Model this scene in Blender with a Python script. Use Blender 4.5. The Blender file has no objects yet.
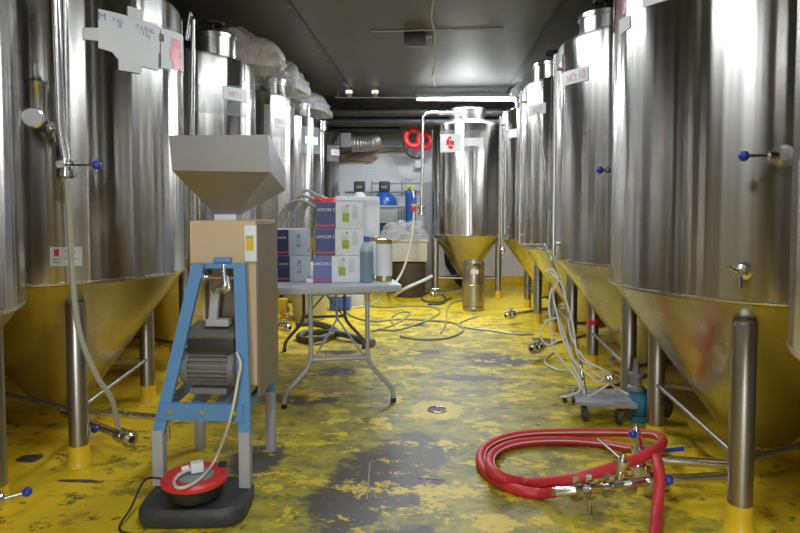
import bpy, bmesh, math, random
from mathutils import Vector, Matrix
random.seed(7)
PI = math.pi
C = bpy.context.scene.collection
sc = bpy.context.scene

# ------------------------------------------------------------ camera
F = 610.0
H = 1.24
YAW = math.atan(36.0 / F); PIT = math.atan(30.0 / F)
cam_d = bpy.data.cameras.new('camera'); cam = bpy.data.objects.new('camera', cam_d); C.objects.link(cam)
cam_d.sensor_width = 36.0; cam_d.lens = F / 800.0 * 36.0; cam_d.clip_start = 0.05; cam_d.shift_y = -28.0 / 800.0
cam.location = (0, 0, H)
cam.rotation_euler = (PI / 2 - PIT, 0, YAW)
sc.camera = cam
CM = cam.rotation_euler.to_matrix()

def ray(px, py):
    return CM @ Vector(((px - 400) / F, -(py - 238.5) / F, -1.0))
def G(px, py, z=0.0):
    d = ray(px, py); t = (z - H) / d.z
    return Vector((d.x * t, d.y * t, z))
def D(px, py, Y):
    d = ray(px, py); t = Y / d.y
    return Vector((d.x * t, Y, H + d.z * t))

# ------------------------------------------------------------ materials
def nodes(name):
    m = bpy.data.materials.new(name); m.use_nodes = True
    nt = m.node_tree; b = nt.nodes['Principled BSDF']
    return m, nt, b
def N(nt, t, **kw):
    n = nt.nodes.new(t)
    for k, v in kw.items():
        if k in n.inputs: n.inputs[k].default_value = v
        else: setattr(n, k, v)
    return n
def L(nt, a, b): nt.links.new(a, b)
def ramp(nt, fac, stops, interp='LINEAR'):
    r = nt.nodes.new('ShaderNodeValToRGB'); r.color_ramp.interpolation = interp
    e = r.color_ramp.elements
    while len(e) < len(stops): e.new(0.5)
    for i, (p, c) in enumerate(stops):
        e[i].position = p; e[i].color = (c[0], c[1], c[2], 1) if not isinstance(c, (int, float)) else (c, c, c, 1)
    L(nt, fac, r.inputs['Fac']); return r.outputs['Color']
def noise(nt, vec, scale, detail=3, rough=0.55, dist=0.0):
    n = nt.nodes.new('ShaderNodeTexNoise'); n.inputs['Scale'].default_value = scale
    n.inputs['Detail'].default_value = detail; n.inputs['Roughness'].default_value = rough
    n.inputs['Distortion'].default_value = dist
    if vec is not None: L(nt, vec, n.inputs['Vector'])
    return n.outputs['Fac']
def mapping(nt, scale, coord='Object', loc=(0, 0, 0)):
    tc = nt.nodes.new('ShaderNodeTexCoord'); mp = nt.nodes.new('ShaderNodeMapping')
    mp.inputs['Scale'].default_value = scale; mp.inputs['Location'].default_value = loc
    L(nt, tc.outputs[coord], mp.inputs['Vector']); return mp.outputs['Vector']
def mixc(nt, fac, a, b, mode='MIX'):
    m = nt.nodes.new('ShaderNodeMix'); m.data_type = 'RGBA'; m.blend_type = mode
    def put(s, v):
        if isinstance(v, (tuple, list)): s.default_value = (v[0], v[1], v[2], 1)
        elif isinstance(v, (int, float)): s.default_value = v
        else: L(nt, v, s)
    put(m.inputs['Factor'], fac); put(m.inputs['A'], a); put(m.inputs['B'], b)
    return m.outputs['Result']
def math_(nt, op, a, b=0.0, clamp=False):
    m = nt.nodes.new('ShaderNodeMath'); m.operation = op; m.use_clamp = clamp
    for s, v in ((m.inputs[0], a), (m.inputs[1], b)):
        if isinstance(v, (int, float)): s.default_value = v
        else: L(nt, v, s)
    return m.outputs[0]

def plain(name, col, rough=0.5, metal=0.0, var=0.12, scale=14, bump=0.0, spec=0.5, trans=0.0, alpha=1.0):
    m, nt, b = nodes(name)
    v = mapping(nt, (1, 1, 1))
    n = noise(nt, v, scale, 4)
    c = mixc(nt, n, tuple(x * (1 - var) for x in col), tuple(min(1, x * (1 + var)) for x in col))
    L(nt, c, b.inputs['Base Color'])
    b.inputs['Roughness'].default_value = rough; b.inputs['Metallic'].default_value = metal
    b.inputs['Specular IOR Level'].default_value = spec
    b.inputs['Transmission Weight'].default_value = trans
    b.inputs['Alpha'].default_value = alpha
    if bump:
        bp = N(nt, 'ShaderNodeBump'); bp.inputs['Strength'].default_value = bump; bp.inputs['Distance'].default_value = 0.01
        L(nt, noise(nt, v, scale * 3, 4), bp.inputs['Height']); L(nt, bp.outputs[0], b.inputs['Normal'])
    return m

def steel(name, col, r0, r1, streak=(4.5, 4.5, 0.05), bump=0.25, dist=0.01, band=0.0):
    m, nt, b = nodes(name)
    v = mapping(nt, streak); v1 = mapping(nt, (1, 1, 1))
    s1 = noise(nt, v, 1.0, 1.5, 0.5)
    v2 = mapping(nt, (streak[0] * 14, streak[1] * 14, streak[2] * 10)); s2 = noise(nt, v2, 1.0, 2, 0.5)
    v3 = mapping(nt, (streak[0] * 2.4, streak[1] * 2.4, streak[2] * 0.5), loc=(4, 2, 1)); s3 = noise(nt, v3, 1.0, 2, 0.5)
    cl = noise(nt, v1, 2.5, 4)
    cc = mixc(nt, s2, tuple(x * 0.95 for x in col), tuple(min(1, x * 1.04) for x in col))
    if band: cc = mixc(nt, ramp(nt, s3, [(0.38, band), (0.62, 0.0)]), cc, (col[0] * 0.45, col[1] * 0.41, col[2] * 0.36))  # dark brown bands: reflections painted into the base colour
    cc = mixc(nt, ramp(nt, cl, [(0.35, 0.0), (0.75, 1.0)]), cc, tuple(x * 0.93 for x in col))
    L(nt, cc, b.inputs['Base Color']); b.inputs['Metallic'].default_value = 1.0
    mr = N(nt, 'ShaderNodeMapRange'); mr.inputs['From Min'].default_value = 0.3; mr.inputs['From Max'].default_value = 0.7
    mr.inputs['To Min'].default_value = r0; mr.inputs['To Max'].default_value = r1
    L(nt, s3, mr.inputs['Value']); L(nt, mr.outputs[0], b.inputs['Roughness'])
    bp = N(nt, 'ShaderNodeBump'); bp.inputs['Strength'].default_value = bump; bp.inputs['Distance'].default_value = dist
    hgt = s1
    if band:
        f1 = noise(nt, mapping(nt, (17, 17, 0.02), loc=(1, 5, 2)), 1.0, 1, 0.5)
        hgt = math_(nt, 'ADD', s1, math_(nt, 'MULTIPLY', f1, 0.16))
    L(nt, hgt, bp.inputs['Height']); L(nt, bp.outputs[0], b.inputs['Normal'])
    if band:
        tg = nt.nodes.new('ShaderNodeTangent'); tg.direction_type = 'RADIAL'; tg.axis = 'Z'
        L(nt, tg.outputs[0], b.inputs['Tangent']); b.inputs['Anisotropic'].default_value = 0.88; b.inputs['Anisotropic Rotation'].default_value = 0.25
    return m

M = {}
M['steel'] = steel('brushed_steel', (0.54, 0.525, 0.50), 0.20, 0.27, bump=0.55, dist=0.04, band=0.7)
M['cone'] = steel('cone_steel', (0.56, 0.52, 0.43), 0.24, 0.34, (2, 2, 2), 0.1)
M['pipe'] = steel('pipe_steel', (0.66, 0.65, 0.63), 0.2, 0.3, (30, 30, 1), 0.05, 0.002)
M['leg'] = steel('leg_steel', (0.40, 0.385, 0.365), 0.30, 0.42, (40, 40, 1), 0.05, 0.002)
M['chrome'] = plain('polished_fitting', (0.74, 0.73, 0.71), 0.2, 1.0, 0.08)
M['hopper'] = steel('galvanised_sheet', (0.42, 0.43, 0.455), 0.42, 0.55, (2, 2, 2), 0.05)
M['lid'] = plain('lid_steel', (0.55, 0.54, 0.52), 0.22, 1.0, 0.1)
M['black'] = plain('black_plastic', (0.02, 0.02, 0.022), 0.45, var=0.3, scale=20, bump=0.1)
M['slab'] = plain('scuffed_black_plastic', (0.035, 0.036, 0.04), 0.5, var=0.6, scale=9, bump=0.3)
M['blue'] = plain('blue_paint', (0.10, 0.27, 0.55), 0.45, var=0.14, scale=9)
M['bluegrey'] = plain('blue_grey_paint', (0.26, 0.33, 0.42), 0.5, var=0.14)
M['ball'] = plain('blue_knob', (0.02, 0.05, 0.42), 0.25)
M['greypaint'] = plain('grey_paint', (0.42, 0.42, 0.43), 0.6, var=0.15)
M['motor'] = plain('motor_grey', (0.22, 0.215, 0.205), 0.55, 0.3, var=0.3, scale=20)
M['dusty'] = plain('dusty_grey_plastic', (0.13, 0.125, 0.115), 0.8, var=0.5, scale=40, bump=.2)
M['board'] = plain('tan_board', (0.60, 0.44, 0.27), 0.7, var=0.08, scale=5)
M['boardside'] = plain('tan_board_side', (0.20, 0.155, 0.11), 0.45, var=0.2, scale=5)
M['white'] = plain('white_paper', (0.86, 0.88, 0.92), 0.6, var=0.03)
M['whitebox'] = plain('white_carton', (0.80, 0.83, 0.87), 0.6, var=0.04)
M['greybox'] = plain('grey_white_carton', (0.45, 0.52, 0.60), 0.6, var=0.06)
M['navy'] = plain('navy_print', (0.04, 0.055, 0.20), 0.5, var=0.1)
M['lightnavy'] = plain('faded_navy_print', (0.13, 0.15, 0.40), 0.5, var=0.1)
M['darknavy'] = plain('dark_navy_print', (0.02, 0.03, 0.11), 0.5, var=0.1)
M['red'] = plain('red_plastic', (0.75, 0.03, 0.035), 0.4, var=0.1)
M['redprint'] = plain('red_print', (0.6, 0.05, 0.09), 0.5)
M['hose'] = plain('red_rubber_hose', (0.60, 0.025, 0.035), 0.5, var=0.12, scale=30)
M['stripe'] = plain('pale_stripe', (0.78, 0.55, 0.5), 0.5)
M['darkhose'] = plain('dark_ribbed_hose', (0.07, 0.075, 0.075), 0.5, var=0.3)
M['greyhose'] = plain('grey_ribbed_hose', (0.30, 0.295, 0.26), 0.5, var=0.2, scale=60)
M['clearhose'] = plain('milky_hose', (0.42, 0.42, 0.33), 0.35, var=0.12)
M['cable'] = plain('ivory_cable', (0.66, 0.63, 0.50), 0.45, var=0.06)
M['olivecable'] = plain('olive_hose', (0.34, 0.33, 0.17), 0.45, var=0.15)
M['tabletop'] = plain('grey_white_plastic', (0.44, 0.46, 0.48), 0.5, var=0.04)
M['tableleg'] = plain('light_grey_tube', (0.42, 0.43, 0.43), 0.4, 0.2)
M['shadedleg'] = plain('shaded_tube', (0.12, 0.11, 0.10), 0.4, 0.3)  # rear table legs, with the shade back there painted into the colour
M['green'] = plain('hop_green', (0.35, 0.45, 0.05), 0.6, var=0.5, scale=70)
M['palegreen'] = plain('pale_green', (0.66, 0.71, 0.62), 0.6, var=0.3, scale=50)
M['paleblue'] = plain('pale_blue', (0.60, 0.67, 0.76), 0.6)
M['inkblue'] = plain('ink_blue', (0.25, 0.27, 0.62), 0.6)
M['orange'] = plain('orange_print', (0.72, 0.42, 0.22), 0.6)
M['gold'] = plain('gold_tin', (0.55, 0.45, 0.22), 0.3, 0.8)
M['liquid'] = plain('blue_grey_liquid', (0.20, 0.30, 0.40), 0.25, var=0.08)
M['bottleclear'] = plain('hazy_plastic', (0.42, 0.48, 0.53), 0.25, var=0.05)
M['bottleblue'] = plain('jug_blue', (0.03, 0.12, 0.55), 0.4)
M['filterblue'] = plain('filter_blue', (0.02, 0.10, 0.42), 0.3)
M['beige'] = plain('beige_plastic', (0.55, 0.53, 0.47), 0.5)
M['tub'] = plain('milky_tub', (0.55, 0.54, 0.42), 0.4)
M['brown'] = plain('dark_brown', (0.07, 0.05, 0.035), 0.6, var=0.3)
M['grey'] = plain('mid_grey', (0.30, 0.31, 0.33), 0.5)
M['bakery'] = plain('blackened_pipe', (0.03, 0.032, 0.034), 0.4, var=0.3)
M['keg'] = steel('keg_steel', (0.50, 0.45, 0.38), 0.3, 0.42, (12, 12, .3), 0.1)
M['duct'] = plain('foil_duct', (0.5, 0.48, 0.42), 0.3, 0.8, var=0.3, scale=30, bump=0.5)
M['foam'] = plain('brown_foam', (0.25, 0.19, 0.13), 0.8, var=0.3, bump=0.5)
M['paleglue'] = plain('pale_sealant', (0.45, 0.42, 0.36), 0.7, var=0.4, scale=40)
M['castor'] = plain('castor_rubber', (0.05, 0.05, 0.055), 0.6)
M['pumpblue'] = plain('pump_blue', (0.03, 0.17, 0.30), 0.4)
M['yellowplastic'] = plain('yellow_plastic', (0.75, 0.5, 0.03), 0.5)
M['pale_line'] = plain('pale_line', (0.28, 0.28, 0.25), 0.8, var=0.3, scale=60)

def film(name, col, alpha, rough=0.25, crumple=False):
    m, nt, b = nodes(name)
    v = mapping(nt, (1, 1, 1))
    n = noise(nt, v, 9 if crumple else 3, 6, 0.65, 1.5)
    L(nt, mixc(nt, n, tuple(x * 0.8 for x in col), col), b.inputs['Base Color'])
    b.inputs['Roughness'].default_value = rough
    a = ramp(nt, n, [(0.3, alpha * 0.7), (0.7, min(1, alpha * 1.3))])
    L(nt, a, b.inputs['Alpha'])
    if crumple:
        bp = N(nt, 'ShaderNodeBump'); bp.inputs['Strength'].default_value = 0.9; bp.inputs['Distance'].default_value = 0.03
        L(nt, n, bp.inputs['Height']); L(nt, bp.outputs[0], b.inputs['Normal'])
    return m
M['film'] = film('clear_film', (0.55, 0.60, 0.66), 0.30, 0.15)
M['bag'] = film('crumpled_clear_plastic', (0.85, 0.87, 0.88), 0.42, 0.2, True)
M['bagbrown'] = film('crumpled_brownish_plastic', (0.80, 0.72, 0.62), 0.42, 0.2, True)
m, nt, b = nodes('tube_glow'); b.inputs['Emission Color'].default_value = (0.93, 0.97, 1, 1); b.inputs['Emission Strength'].default_value = 9; M['tube'] = m
m, nt, b = nodes('bulb_glow'); b.inputs['Emission Color'].default_value = (0.9, 0.9, 0.7, 1); b.inputs['Emission Strength'].default_value = 0.7; M['bulb'] = m

# gradient-ish yellow paint foot
M['yellow'] = plain('yellow_floor_paint', (0.80, 0.52, 0.015), 0.42, var=0.2, scale=12)

def floor_mat():
    m, nt, b = nodes('worn_yellow_epoxy')
    tc = nt.nodes.new('ShaderNodeTexCoord'); P = tc.outputs['Object']
    mpn = N(nt, 'ShaderNodeMapping'); mpn.inputs['Scale'].default_value = (0.8, 1.0, 1)
    L(nt, P, mpn.inputs['Vector']); V = mpn.outputs['Vector']
    nbig = noise(nt, V, 0.9, 5, 0.6, 0.4)
    nmid = noise(nt, V, 4.5, 9, 0.74, 0.15)
    nfine = noise(nt, V, 22.0, 7, 0.75, 0.1)
    def blob(cx, cy, rx, ry, soft=0.0):
        s = nt.nodes.new('ShaderNodeVectorMath'); s.operation = 'SUBTRACT'; L(nt, P, s.inputs[0]); s.inputs[1].default_value = (cx, cy, 0)
        k = nt.nodes.new('ShaderNodeVectorMath'); k.operation = 'MULTIPLY'; L(nt, s.outputs[0], k.inputs[0]); k.inputs[1].default_value = (1 / rx, 1 / ry, 0)
        ln = nt.nodes.new('ShaderNodeVectorMath'); ln.operation = 'LENGTH'; L(nt, k.outputs[0], ln.inputs[0])
        mr = N(nt, 'ShaderNodeMapRange'); mr.inputs['From Min'].default_value = 1.45; mr.inputs['From Max'].default_value = soft
        L(nt, ln.outputs['Value'], mr.inputs['Value']); return mr.outputs[0]
    # traffic wear along the aisle: how green/dull
    aisle = blob(-0.05, 3.9, 1.25, 3.1, 0.2)
    wear = math_(nt, 'ADD', math_(nt, 'MULTIPLY', aisle, 0.34), math_(nt, 'MULTIPLY', nmid, 0.75))
    wear = math_(nt, 'ADD', wear, math_(nt, 'MULTIPLY', nbig, 0.25))
    wfac = ramp(nt, wear, [(0.60, 0.0), (0.66, 0.75), (0.80, 1.0)])
    yel = mixc(nt, nfine, (0.74, 0.50, 0.008), (0.86, 0.64, 0.012))
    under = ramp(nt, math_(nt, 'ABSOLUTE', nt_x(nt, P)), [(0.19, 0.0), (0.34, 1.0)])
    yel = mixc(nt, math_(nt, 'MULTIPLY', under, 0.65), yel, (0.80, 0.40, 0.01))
    oli = mixc(nt, ramp(nt, noise(nt, V, 6, 9, .78, .2), [(0.42, 0.0), (0.58, 1.0)]), (0.13, 0.125, 0.025), (0.36, 0.31, 0.025))
    base = mixc(nt, wfac, yel, oli)
    # dark stains
    S = None
    for a in STAINS:
        q = blob(*a)
        S = q if S is None else math_(nt, 'MAXIMUM', S, q)
    d = math_(nt, 'ADD', math_(nt, 'MULTIPLY', S, 0.62), math_(nt, 'MULTIPLY', nmid, 0.62))
    d = math_(nt, 'ADD', d, math_(nt, 'MULTIPLY', nfine, 0.2))
    dfac = ramp(nt, d, [(0.70, 0.0), (0.77, 1.0)])
    dark = mixc(nt, nfine, (0.030, 0.022, 0.018), (0.085, 0.068, 0.05))
    base = mixc(nt, dfac, base, dark)
    # small chips everywhere
    chips = ramp(nt, noise(nt, V, 7.0, 10, 0.8, 0.2), [(0.56, 0.0), (0.59, 1.0)])
    base = mixc(nt, math_(nt, 'MULTIPLY', chips, 0.9), base, (0.085, 0.07, 0.03))
    # bright yellow flakes left over
    fl = ramp(nt, noise(nt, mapping(nt, (0.8, 1, 1), loc=(3, 7, 0)), 4.5, 10, 0.78, 0.15), [(0.545, 0.0), (0.56, 1.0)])
    base = mixc(nt, math_(nt, 'MULTIPLY', fl, 0.85), base, (0.78, 0.55, 0.02))
    # round unworn patch at the drain
    dr = math_(nt, 'ADD', blob(DRAIN[0], DRAIN[1], 0.15, 0.17, 0.5), math_(nt, 'MULTIPLY', nfine, 0.9))
    base = mixc(nt, ramp(nt, dr, [(0.80, 0.0), (0.88, 0.7)]), base, (0.72, 0.52, 0.07))
    L(nt, base, b.inputs['Base Color'])
    rr = N(nt, 'ShaderNodeMapRange'); rr.inputs['To Min'].default_value = 0.4; rr.inputs['To Max'].default_value = 0.6
    L(nt, nmid, rr.inputs['Value']); L(nt, rr.outputs[0], b.inputs['Roughness'])
    bp = N(nt, 'ShaderNodeBump'); bp.inputs['Strength'].default_value = 0.25; bp.inputs['Distance'].default_value = 0.004
    L(nt, nmid, bp.inputs['Height']); L(nt, bp.outputs[0], b.inputs['Normal'])
    return m
def nt_x(nt, P):
    s = nt.nodes.new('ShaderNodeSeparateXYZ'); L(nt, P, s.inputs[0])
    return math_(nt, 'MULTIPLY', math_(nt, 'ADD', s.outputs[0], 0.1), 0.17)

# ------------------------------------------------------------ mesh helpers
def perp(d):
    d = d.normalized(); u = Vector((0, 0, 1)) if abs(d.z) < 0.9 else Vector((1, 0, 0))
    a = d.cross(u).normalized(); return a, d.cross(a).normalized()
def V3(p): return Vector(p)
class MB:
    def __init__(s): s.bm = bmesh.new()
    def ring(s, c, a, b, r, n): return [s.bm.verts.new(c + a * (r * math.cos(2 * PI * i / n)) + b * (r * math.sin(2 * PI * i / n))) for i in range(n)]
    def skin(s, rings, cap0=True, cap1=True):
        for r0, r1 in zip(rings, rings[1:]):
            n = len(r0)
            for i in range(n):
                try: s.bm.faces.new((r0[i], r0[(i + 1) % n], r1[(i + 1) % n], r1[i]))
                except ValueError: pass
        if cap0: s.bm.faces.new(rings[0][::-1])
        if cap1: s.bm.faces.new(rings[-1])
        return s
    def cyl(s, p0, p1, r0, r1=None, n=16):
        p0, p1 = V3(p0), V3(p1); r1 = r0 if r1 is None else r1
        a, b = perp(p1 - p0); s.skin([s.ring(p0, a, b, r0, n), s.ring(p1, a, b, r1, n)]); return s
    def prof(s, p0, d, pts, n=24, caps=True):
        p0 = V3(p0); d = V3(d).normalized(); a, b = perp(d)
        s.skin([s.ring(p0 + d * t, a, b, max(r, 1e-4), n) for t, r in pts], caps, caps); return s
    def lathe(s, c, pts, n=48, caps=True):      # pts = (r, z) about vertical axis at c
        c = V3(c); X = Vector((1, 0, 0)); Y = Vector((0, 1, 0))
        s.skin([s.ring(c + Vector((0, 0, z)), X, Y, max(r, 1e-4), n) for r, z in pts], caps, caps); return s
    def box(s, c, size, rz=0, bev=0.0, rx=0, ry=0):
        r = bmesh.ops.create_cube(s.bm, size=1.0); vs = r['verts']
        bmesh.ops.scale(s.bm, vec=size, verts=vs)
        if bev:
            es = list({e for v in vs for e in v.link_edges})
            g = bmesh.ops.bevel(s.bm, geom=es, offset=bev, segments=2, affect='EDGES', profile=0.7)
            vs = list({v for f in g['faces'] for v in f.verts} | {v for v in vs if v.is_valid})
        Mx = Matrix.Translation(V3(c)) @ Matrix.Rotation(rz, 4, 'Z') @ Matrix.Rotation(rx, 4, 'X') @ Matrix.Rotation(ry, 4, 'Y')
        bmesh.ops.transform(s.bm, matrix=Mx, verts=vs); return s
    def bar(s, p0, p1, w, h, up=(0, 0, 1)):      # rectangular bar
        p0, p1 = V3(p0), V3(p1); d = (p1 - p0).normalized(); a = d.cross(V3(up)).normalized(); b = a.cross(d)
        rs = []
        for p in (p0, p1): rs.append([s.bm.verts.new(p + a * (w / 2 * i) + b * (h / 2 * j)) for i, j in ((-1, -1), (1, -1), (1, 1), (-1, 1))])
        return s.skin(rs)
    def sph(s, c, r, n=14, sc3=(1, 1, 1)):
        g = bmesh.ops.create_uvsphere(s.bm, u_segments=n, v_segments=max(8, n // 2 + 2), radius=r)
        bmesh.ops.transform(s.bm, matrix=Matrix.Translation(V3(c)) @ Matrix.Diagonal((*sc3, 1)), verts=g['verts']); return s
    def tube(s, pts, r, n=10, sub=8, closed=False, ribs=0, rad=None):
        P = catmull([V3(p) for p in pts], sub) if sub > 1 else [V3(p) for p in pts]
        T = [(P[min(i + 1, len(P) - 1)] - P[max(i - 1, 0)]).normalized() for i in range(len(P))]
        a, _ = perp(T[0]); rs = []
        for i, p in enumerate(P):
            t = T[i]; a = (a - t * a.dot(t)).normalized(); b = t.cross(a)
            rr = r * (1 + (0.13 if (ribs and i % 2) else 0))
            rs.append(s.ring(p, a, b, rr, n))
        s.skin(rs); return s
    def torus(s, c, ax, R, r, n=36, m=10):
        c = V3(c); a, b = perp(V3(ax)); ax = V3(ax).normalized()
        rs = []
        for i in range(n):
            t = 2 * PI * i / n; d = a * math.cos(t) + b * math.sin(t)
            rs.append(s.ring(c + d * R, d, ax, r, m))
        rs.append(rs[0]); s.skin(rs, False, False); return s
    def poly(s, pts, thick=(0, 0, 0)):
        t = V3(thick); v = [s.bm.verts.new(V3(p)) for p in pts]
        if t.length == 0: s.bm.faces.new(v); return s
        w = [s.bm.verts.new(V3(p) + t) for p in pts]; s.skin([v, w]); return s
def catmull(P, sub):
    out = []
    for i in range(len(P) - 1):
        p0 = P[max(i - 1, 0)]; p1 = P[i]; p2 = P[i + 1]; p3 = P[min(i + 2, len(P) - 1)]
        for k in range(sub):
            t = k / sub
            out.append(0.5 * ((2 * p1) + (p2 - p0) * t + (2 * p0 - 5 * p1 + 4 * p2 - p3) * t * t + (3 * p1 - p0 - 3 * p2 + p3) * t ** 3))
    out.append(P[-1]); return out

def root_loc(o):
    l = Vector((0, 0, 0))
    while o is not None: l += o.location; o = o.parent
    return l
def obj(name, mb, mat, parent=None, smooth=True, label=None, origin=None):
    bm = mb.bm if isinstance(mb, MB) else mb
    o_ = root_loc(parent) if parent is not None else (V3(origin) if origin is not None else Vector((0, 0, 0)))
    if o_.length: bmesh.ops.translate(bm, vec=-o_, verts=bm.verts)
    bmesh.ops.recalc_face_normals(bm, faces=bm.faces)
    me = bpy.data.meshes.new(name); bm.to_mesh(me); bm.free()
    me.materials.append(M[mat] if isinstance(mat, str) else mat)
    if smooth:
        for p in me.polygons: p.use_smooth = True
        try: me.set_sharp_from_angle(angle=math.radians(38))
        except Exception: pass
    o = bpy.data.objects.new(name, me); C.objects.link(o)
    if parent is not None: o.parent = parent
    else: o.location = o_
    if label: o['label'] = label
    return o
def thing(name, label, cat, loc=(0, 0, 0), group=None):
    o = bpy.data.objects.new(name, None); C.objects.link(o); o.location = loc; o.empty_display_size = 0.1
    o['label'] = label; o['category'] = cat
    if group: o['group'] = group
    return o
def tag(o, label, cat, group=None):
    o['label'] = label; o['category'] = cat
    if group: o['group'] = group
    return o
def struct(name, mb, mat, smooth=False, parent=None, origin=None):
    o = obj(name, mb, mat, parent, smooth, origin=origin)
    if parent is None: o['kind'] = 'structure'
    return o

def text_bm(s, size):
    cu = bpy.data.curves.new('t', 'FONT'); cu.body = s; cu.size = size; cu.align_x = 'CENTER'; cu.align_y = 'CENTER'
    to = bpy.data.objects.new('t', cu); C.objects.link(to)
    dg = bpy.context.evaluated_depsgraph_get(); dg.update()
    me = bpy.data.meshes.new_from_object(to.evaluated_get(dg)); bm = bmesh.new(); bm.from_mesh(me)
    bpy.data.objects.remove(to); bpy.data.curves.remove(cu); bpy.data.meshes.remove(me)
    return bm
def text_flat(s, size, c, rz, parent, mat, sx=1.0, bold=0):
    bm = text_bm(s, size)
    bmesh.ops.transform(bm, matrix=Matrix.Translation(V3(c)) @ Matrix.Rotation(rz, 4, 'Z') @ Matrix.Rotation(PI / 2, 4, 'X') @ Matrix.Diagonal((sx, 1, 1, 1)), verts=bm.verts)
    return obj('lettering', bm, mat, parent, False)

# ------------------------------------------------------------ room
XL, XR, YB, YF, ZC = -3.45, 2.75, 10.0, -4.2, 2.86
DRAIN = G(437, 410)
def stain(px, py, wpx, hpx):
    c = G(px, py); a = G(px - wpx / 2, py); b2 = G(px + wpx / 2, py); n_ = G(px, py + hpx / 2); f_ = G(px, py - hpx / 2)
    return (c.x, c.y, abs(b2.x - a.x) / 2, abs(f_.y - n_.y) / 2)
STAINS = [stain(385, 480, 150, 90), stain(415, 452, 110, 60), stain(345, 505, 120, 70), stain(400, 545, 180, 60), stain(495, 360, 90, 20), stain(425, 352, 60, 8), stain(470, 378, 110, 8),
          stain(335, 372, 60, 14), stain(335, 352, 60, 6), stain(300, 400, 120, 14), stain(260, 460, 70, 50), stain(30, 458, 36, 14), stain(78, 481, 70, 5), stain(545, 340, 30, 6),
          stain(420, 325, 60, 4)]
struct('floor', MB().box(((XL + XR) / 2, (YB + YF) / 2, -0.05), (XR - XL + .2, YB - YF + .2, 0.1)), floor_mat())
# ceiling
def ceil_mat():
    m, nt, b = nodes('black_ceiling_sheet')
    v = mapping(nt, (1, 1, 1)); n1 = noise(nt, v, 1.2, 5, .6); n2 = noise(nt, v, 14, 5, .7)
    c = mixc(nt, n1, (0.045, 0.046, 0.048), (0.095, 0.097, 0.10)); c = mixc(nt, ramp(nt, n2, [(0.62, 0.0), (0.75, 0.5)]), c, (0.14, 0.14, 0.14))
    L(nt, c, b.inputs['Base Color']); b.inputs['Roughness'].default_value = 0.42
    bp = N(nt, 'ShaderNodeBump'); bp.inputs['Strength'].default_value = 0.3; bp.inputs['Distance'].default_value = 0.02
    L(nt, n1, bp.inputs['Height']); L(nt, bp.outputs[0], b.inputs['Normal']); return m
struct('ceiling', MB().box(((XL + XR) / 2, (YB + YF) / 2, ZC + 0.05), (XR - XL + .2, YB - YF + .2, 0.1)), ceil_mat())
def wall_mat(name, lo, hi):
    m, nt, b = nodes(name); v = mapping(nt, (1, 1, 1)); n1 = noise(nt, v, 1.6, 5, .6)
    tc = nt.nodes.new('ShaderNodeTexCoord'); s = nt.nodes.new('ShaderNodeSeparateXYZ'); L(nt, tc.outputs['Object'], s.inputs[0])
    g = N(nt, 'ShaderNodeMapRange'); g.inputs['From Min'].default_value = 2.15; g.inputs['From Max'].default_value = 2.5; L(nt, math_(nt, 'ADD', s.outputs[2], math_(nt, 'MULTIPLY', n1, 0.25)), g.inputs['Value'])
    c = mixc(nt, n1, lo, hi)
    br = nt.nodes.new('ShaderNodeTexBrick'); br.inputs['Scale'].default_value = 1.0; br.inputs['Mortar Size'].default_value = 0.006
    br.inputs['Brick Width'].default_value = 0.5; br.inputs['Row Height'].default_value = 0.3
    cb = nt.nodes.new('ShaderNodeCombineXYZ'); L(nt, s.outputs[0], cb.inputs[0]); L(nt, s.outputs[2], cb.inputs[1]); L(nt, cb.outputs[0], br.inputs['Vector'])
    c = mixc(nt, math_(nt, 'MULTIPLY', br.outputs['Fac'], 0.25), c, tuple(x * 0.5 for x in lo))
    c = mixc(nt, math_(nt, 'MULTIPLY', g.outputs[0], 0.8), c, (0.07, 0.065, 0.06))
    L(nt, c, b.inputs['Base Color']); b.inputs['Roughness'].default_value = 0.6; return m
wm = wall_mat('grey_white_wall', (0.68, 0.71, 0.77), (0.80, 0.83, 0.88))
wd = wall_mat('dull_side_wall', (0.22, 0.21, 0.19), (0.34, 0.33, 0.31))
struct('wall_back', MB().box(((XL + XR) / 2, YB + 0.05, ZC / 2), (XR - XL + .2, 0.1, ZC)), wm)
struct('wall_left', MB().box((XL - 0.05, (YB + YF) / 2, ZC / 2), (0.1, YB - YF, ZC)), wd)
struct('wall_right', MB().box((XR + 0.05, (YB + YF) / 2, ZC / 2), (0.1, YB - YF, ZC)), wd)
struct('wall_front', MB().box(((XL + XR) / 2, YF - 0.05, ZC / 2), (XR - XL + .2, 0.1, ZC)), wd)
struct('baseboard_back', MB().box(((XL + XR) / 2, YB - 0.012, 0.07), (XR - XL, 0.024, 0.14), bev=0.004), 'yellow')
# ceiling joints with fixings
for k, x in enumerate((-1.17, 0.98)):
    t = MB().box((x, 4.5, ZC - 0.006), (0.05, 10.9, 0.012))
    o = struct('trim_%d' % (k + 1), t, 'bakery')
    if k == 0:
        q = MB()
        for i in range(16): q.cyl((x + random.uniform(-.02, .02), 4.2 + i * 0.33, ZC - 0.012), (x, 4.2 + i * 0.33, ZC - 0.025), 0.012, n=8)
        struct('trim_fixings', q, 'grey', parent=o)
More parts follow.
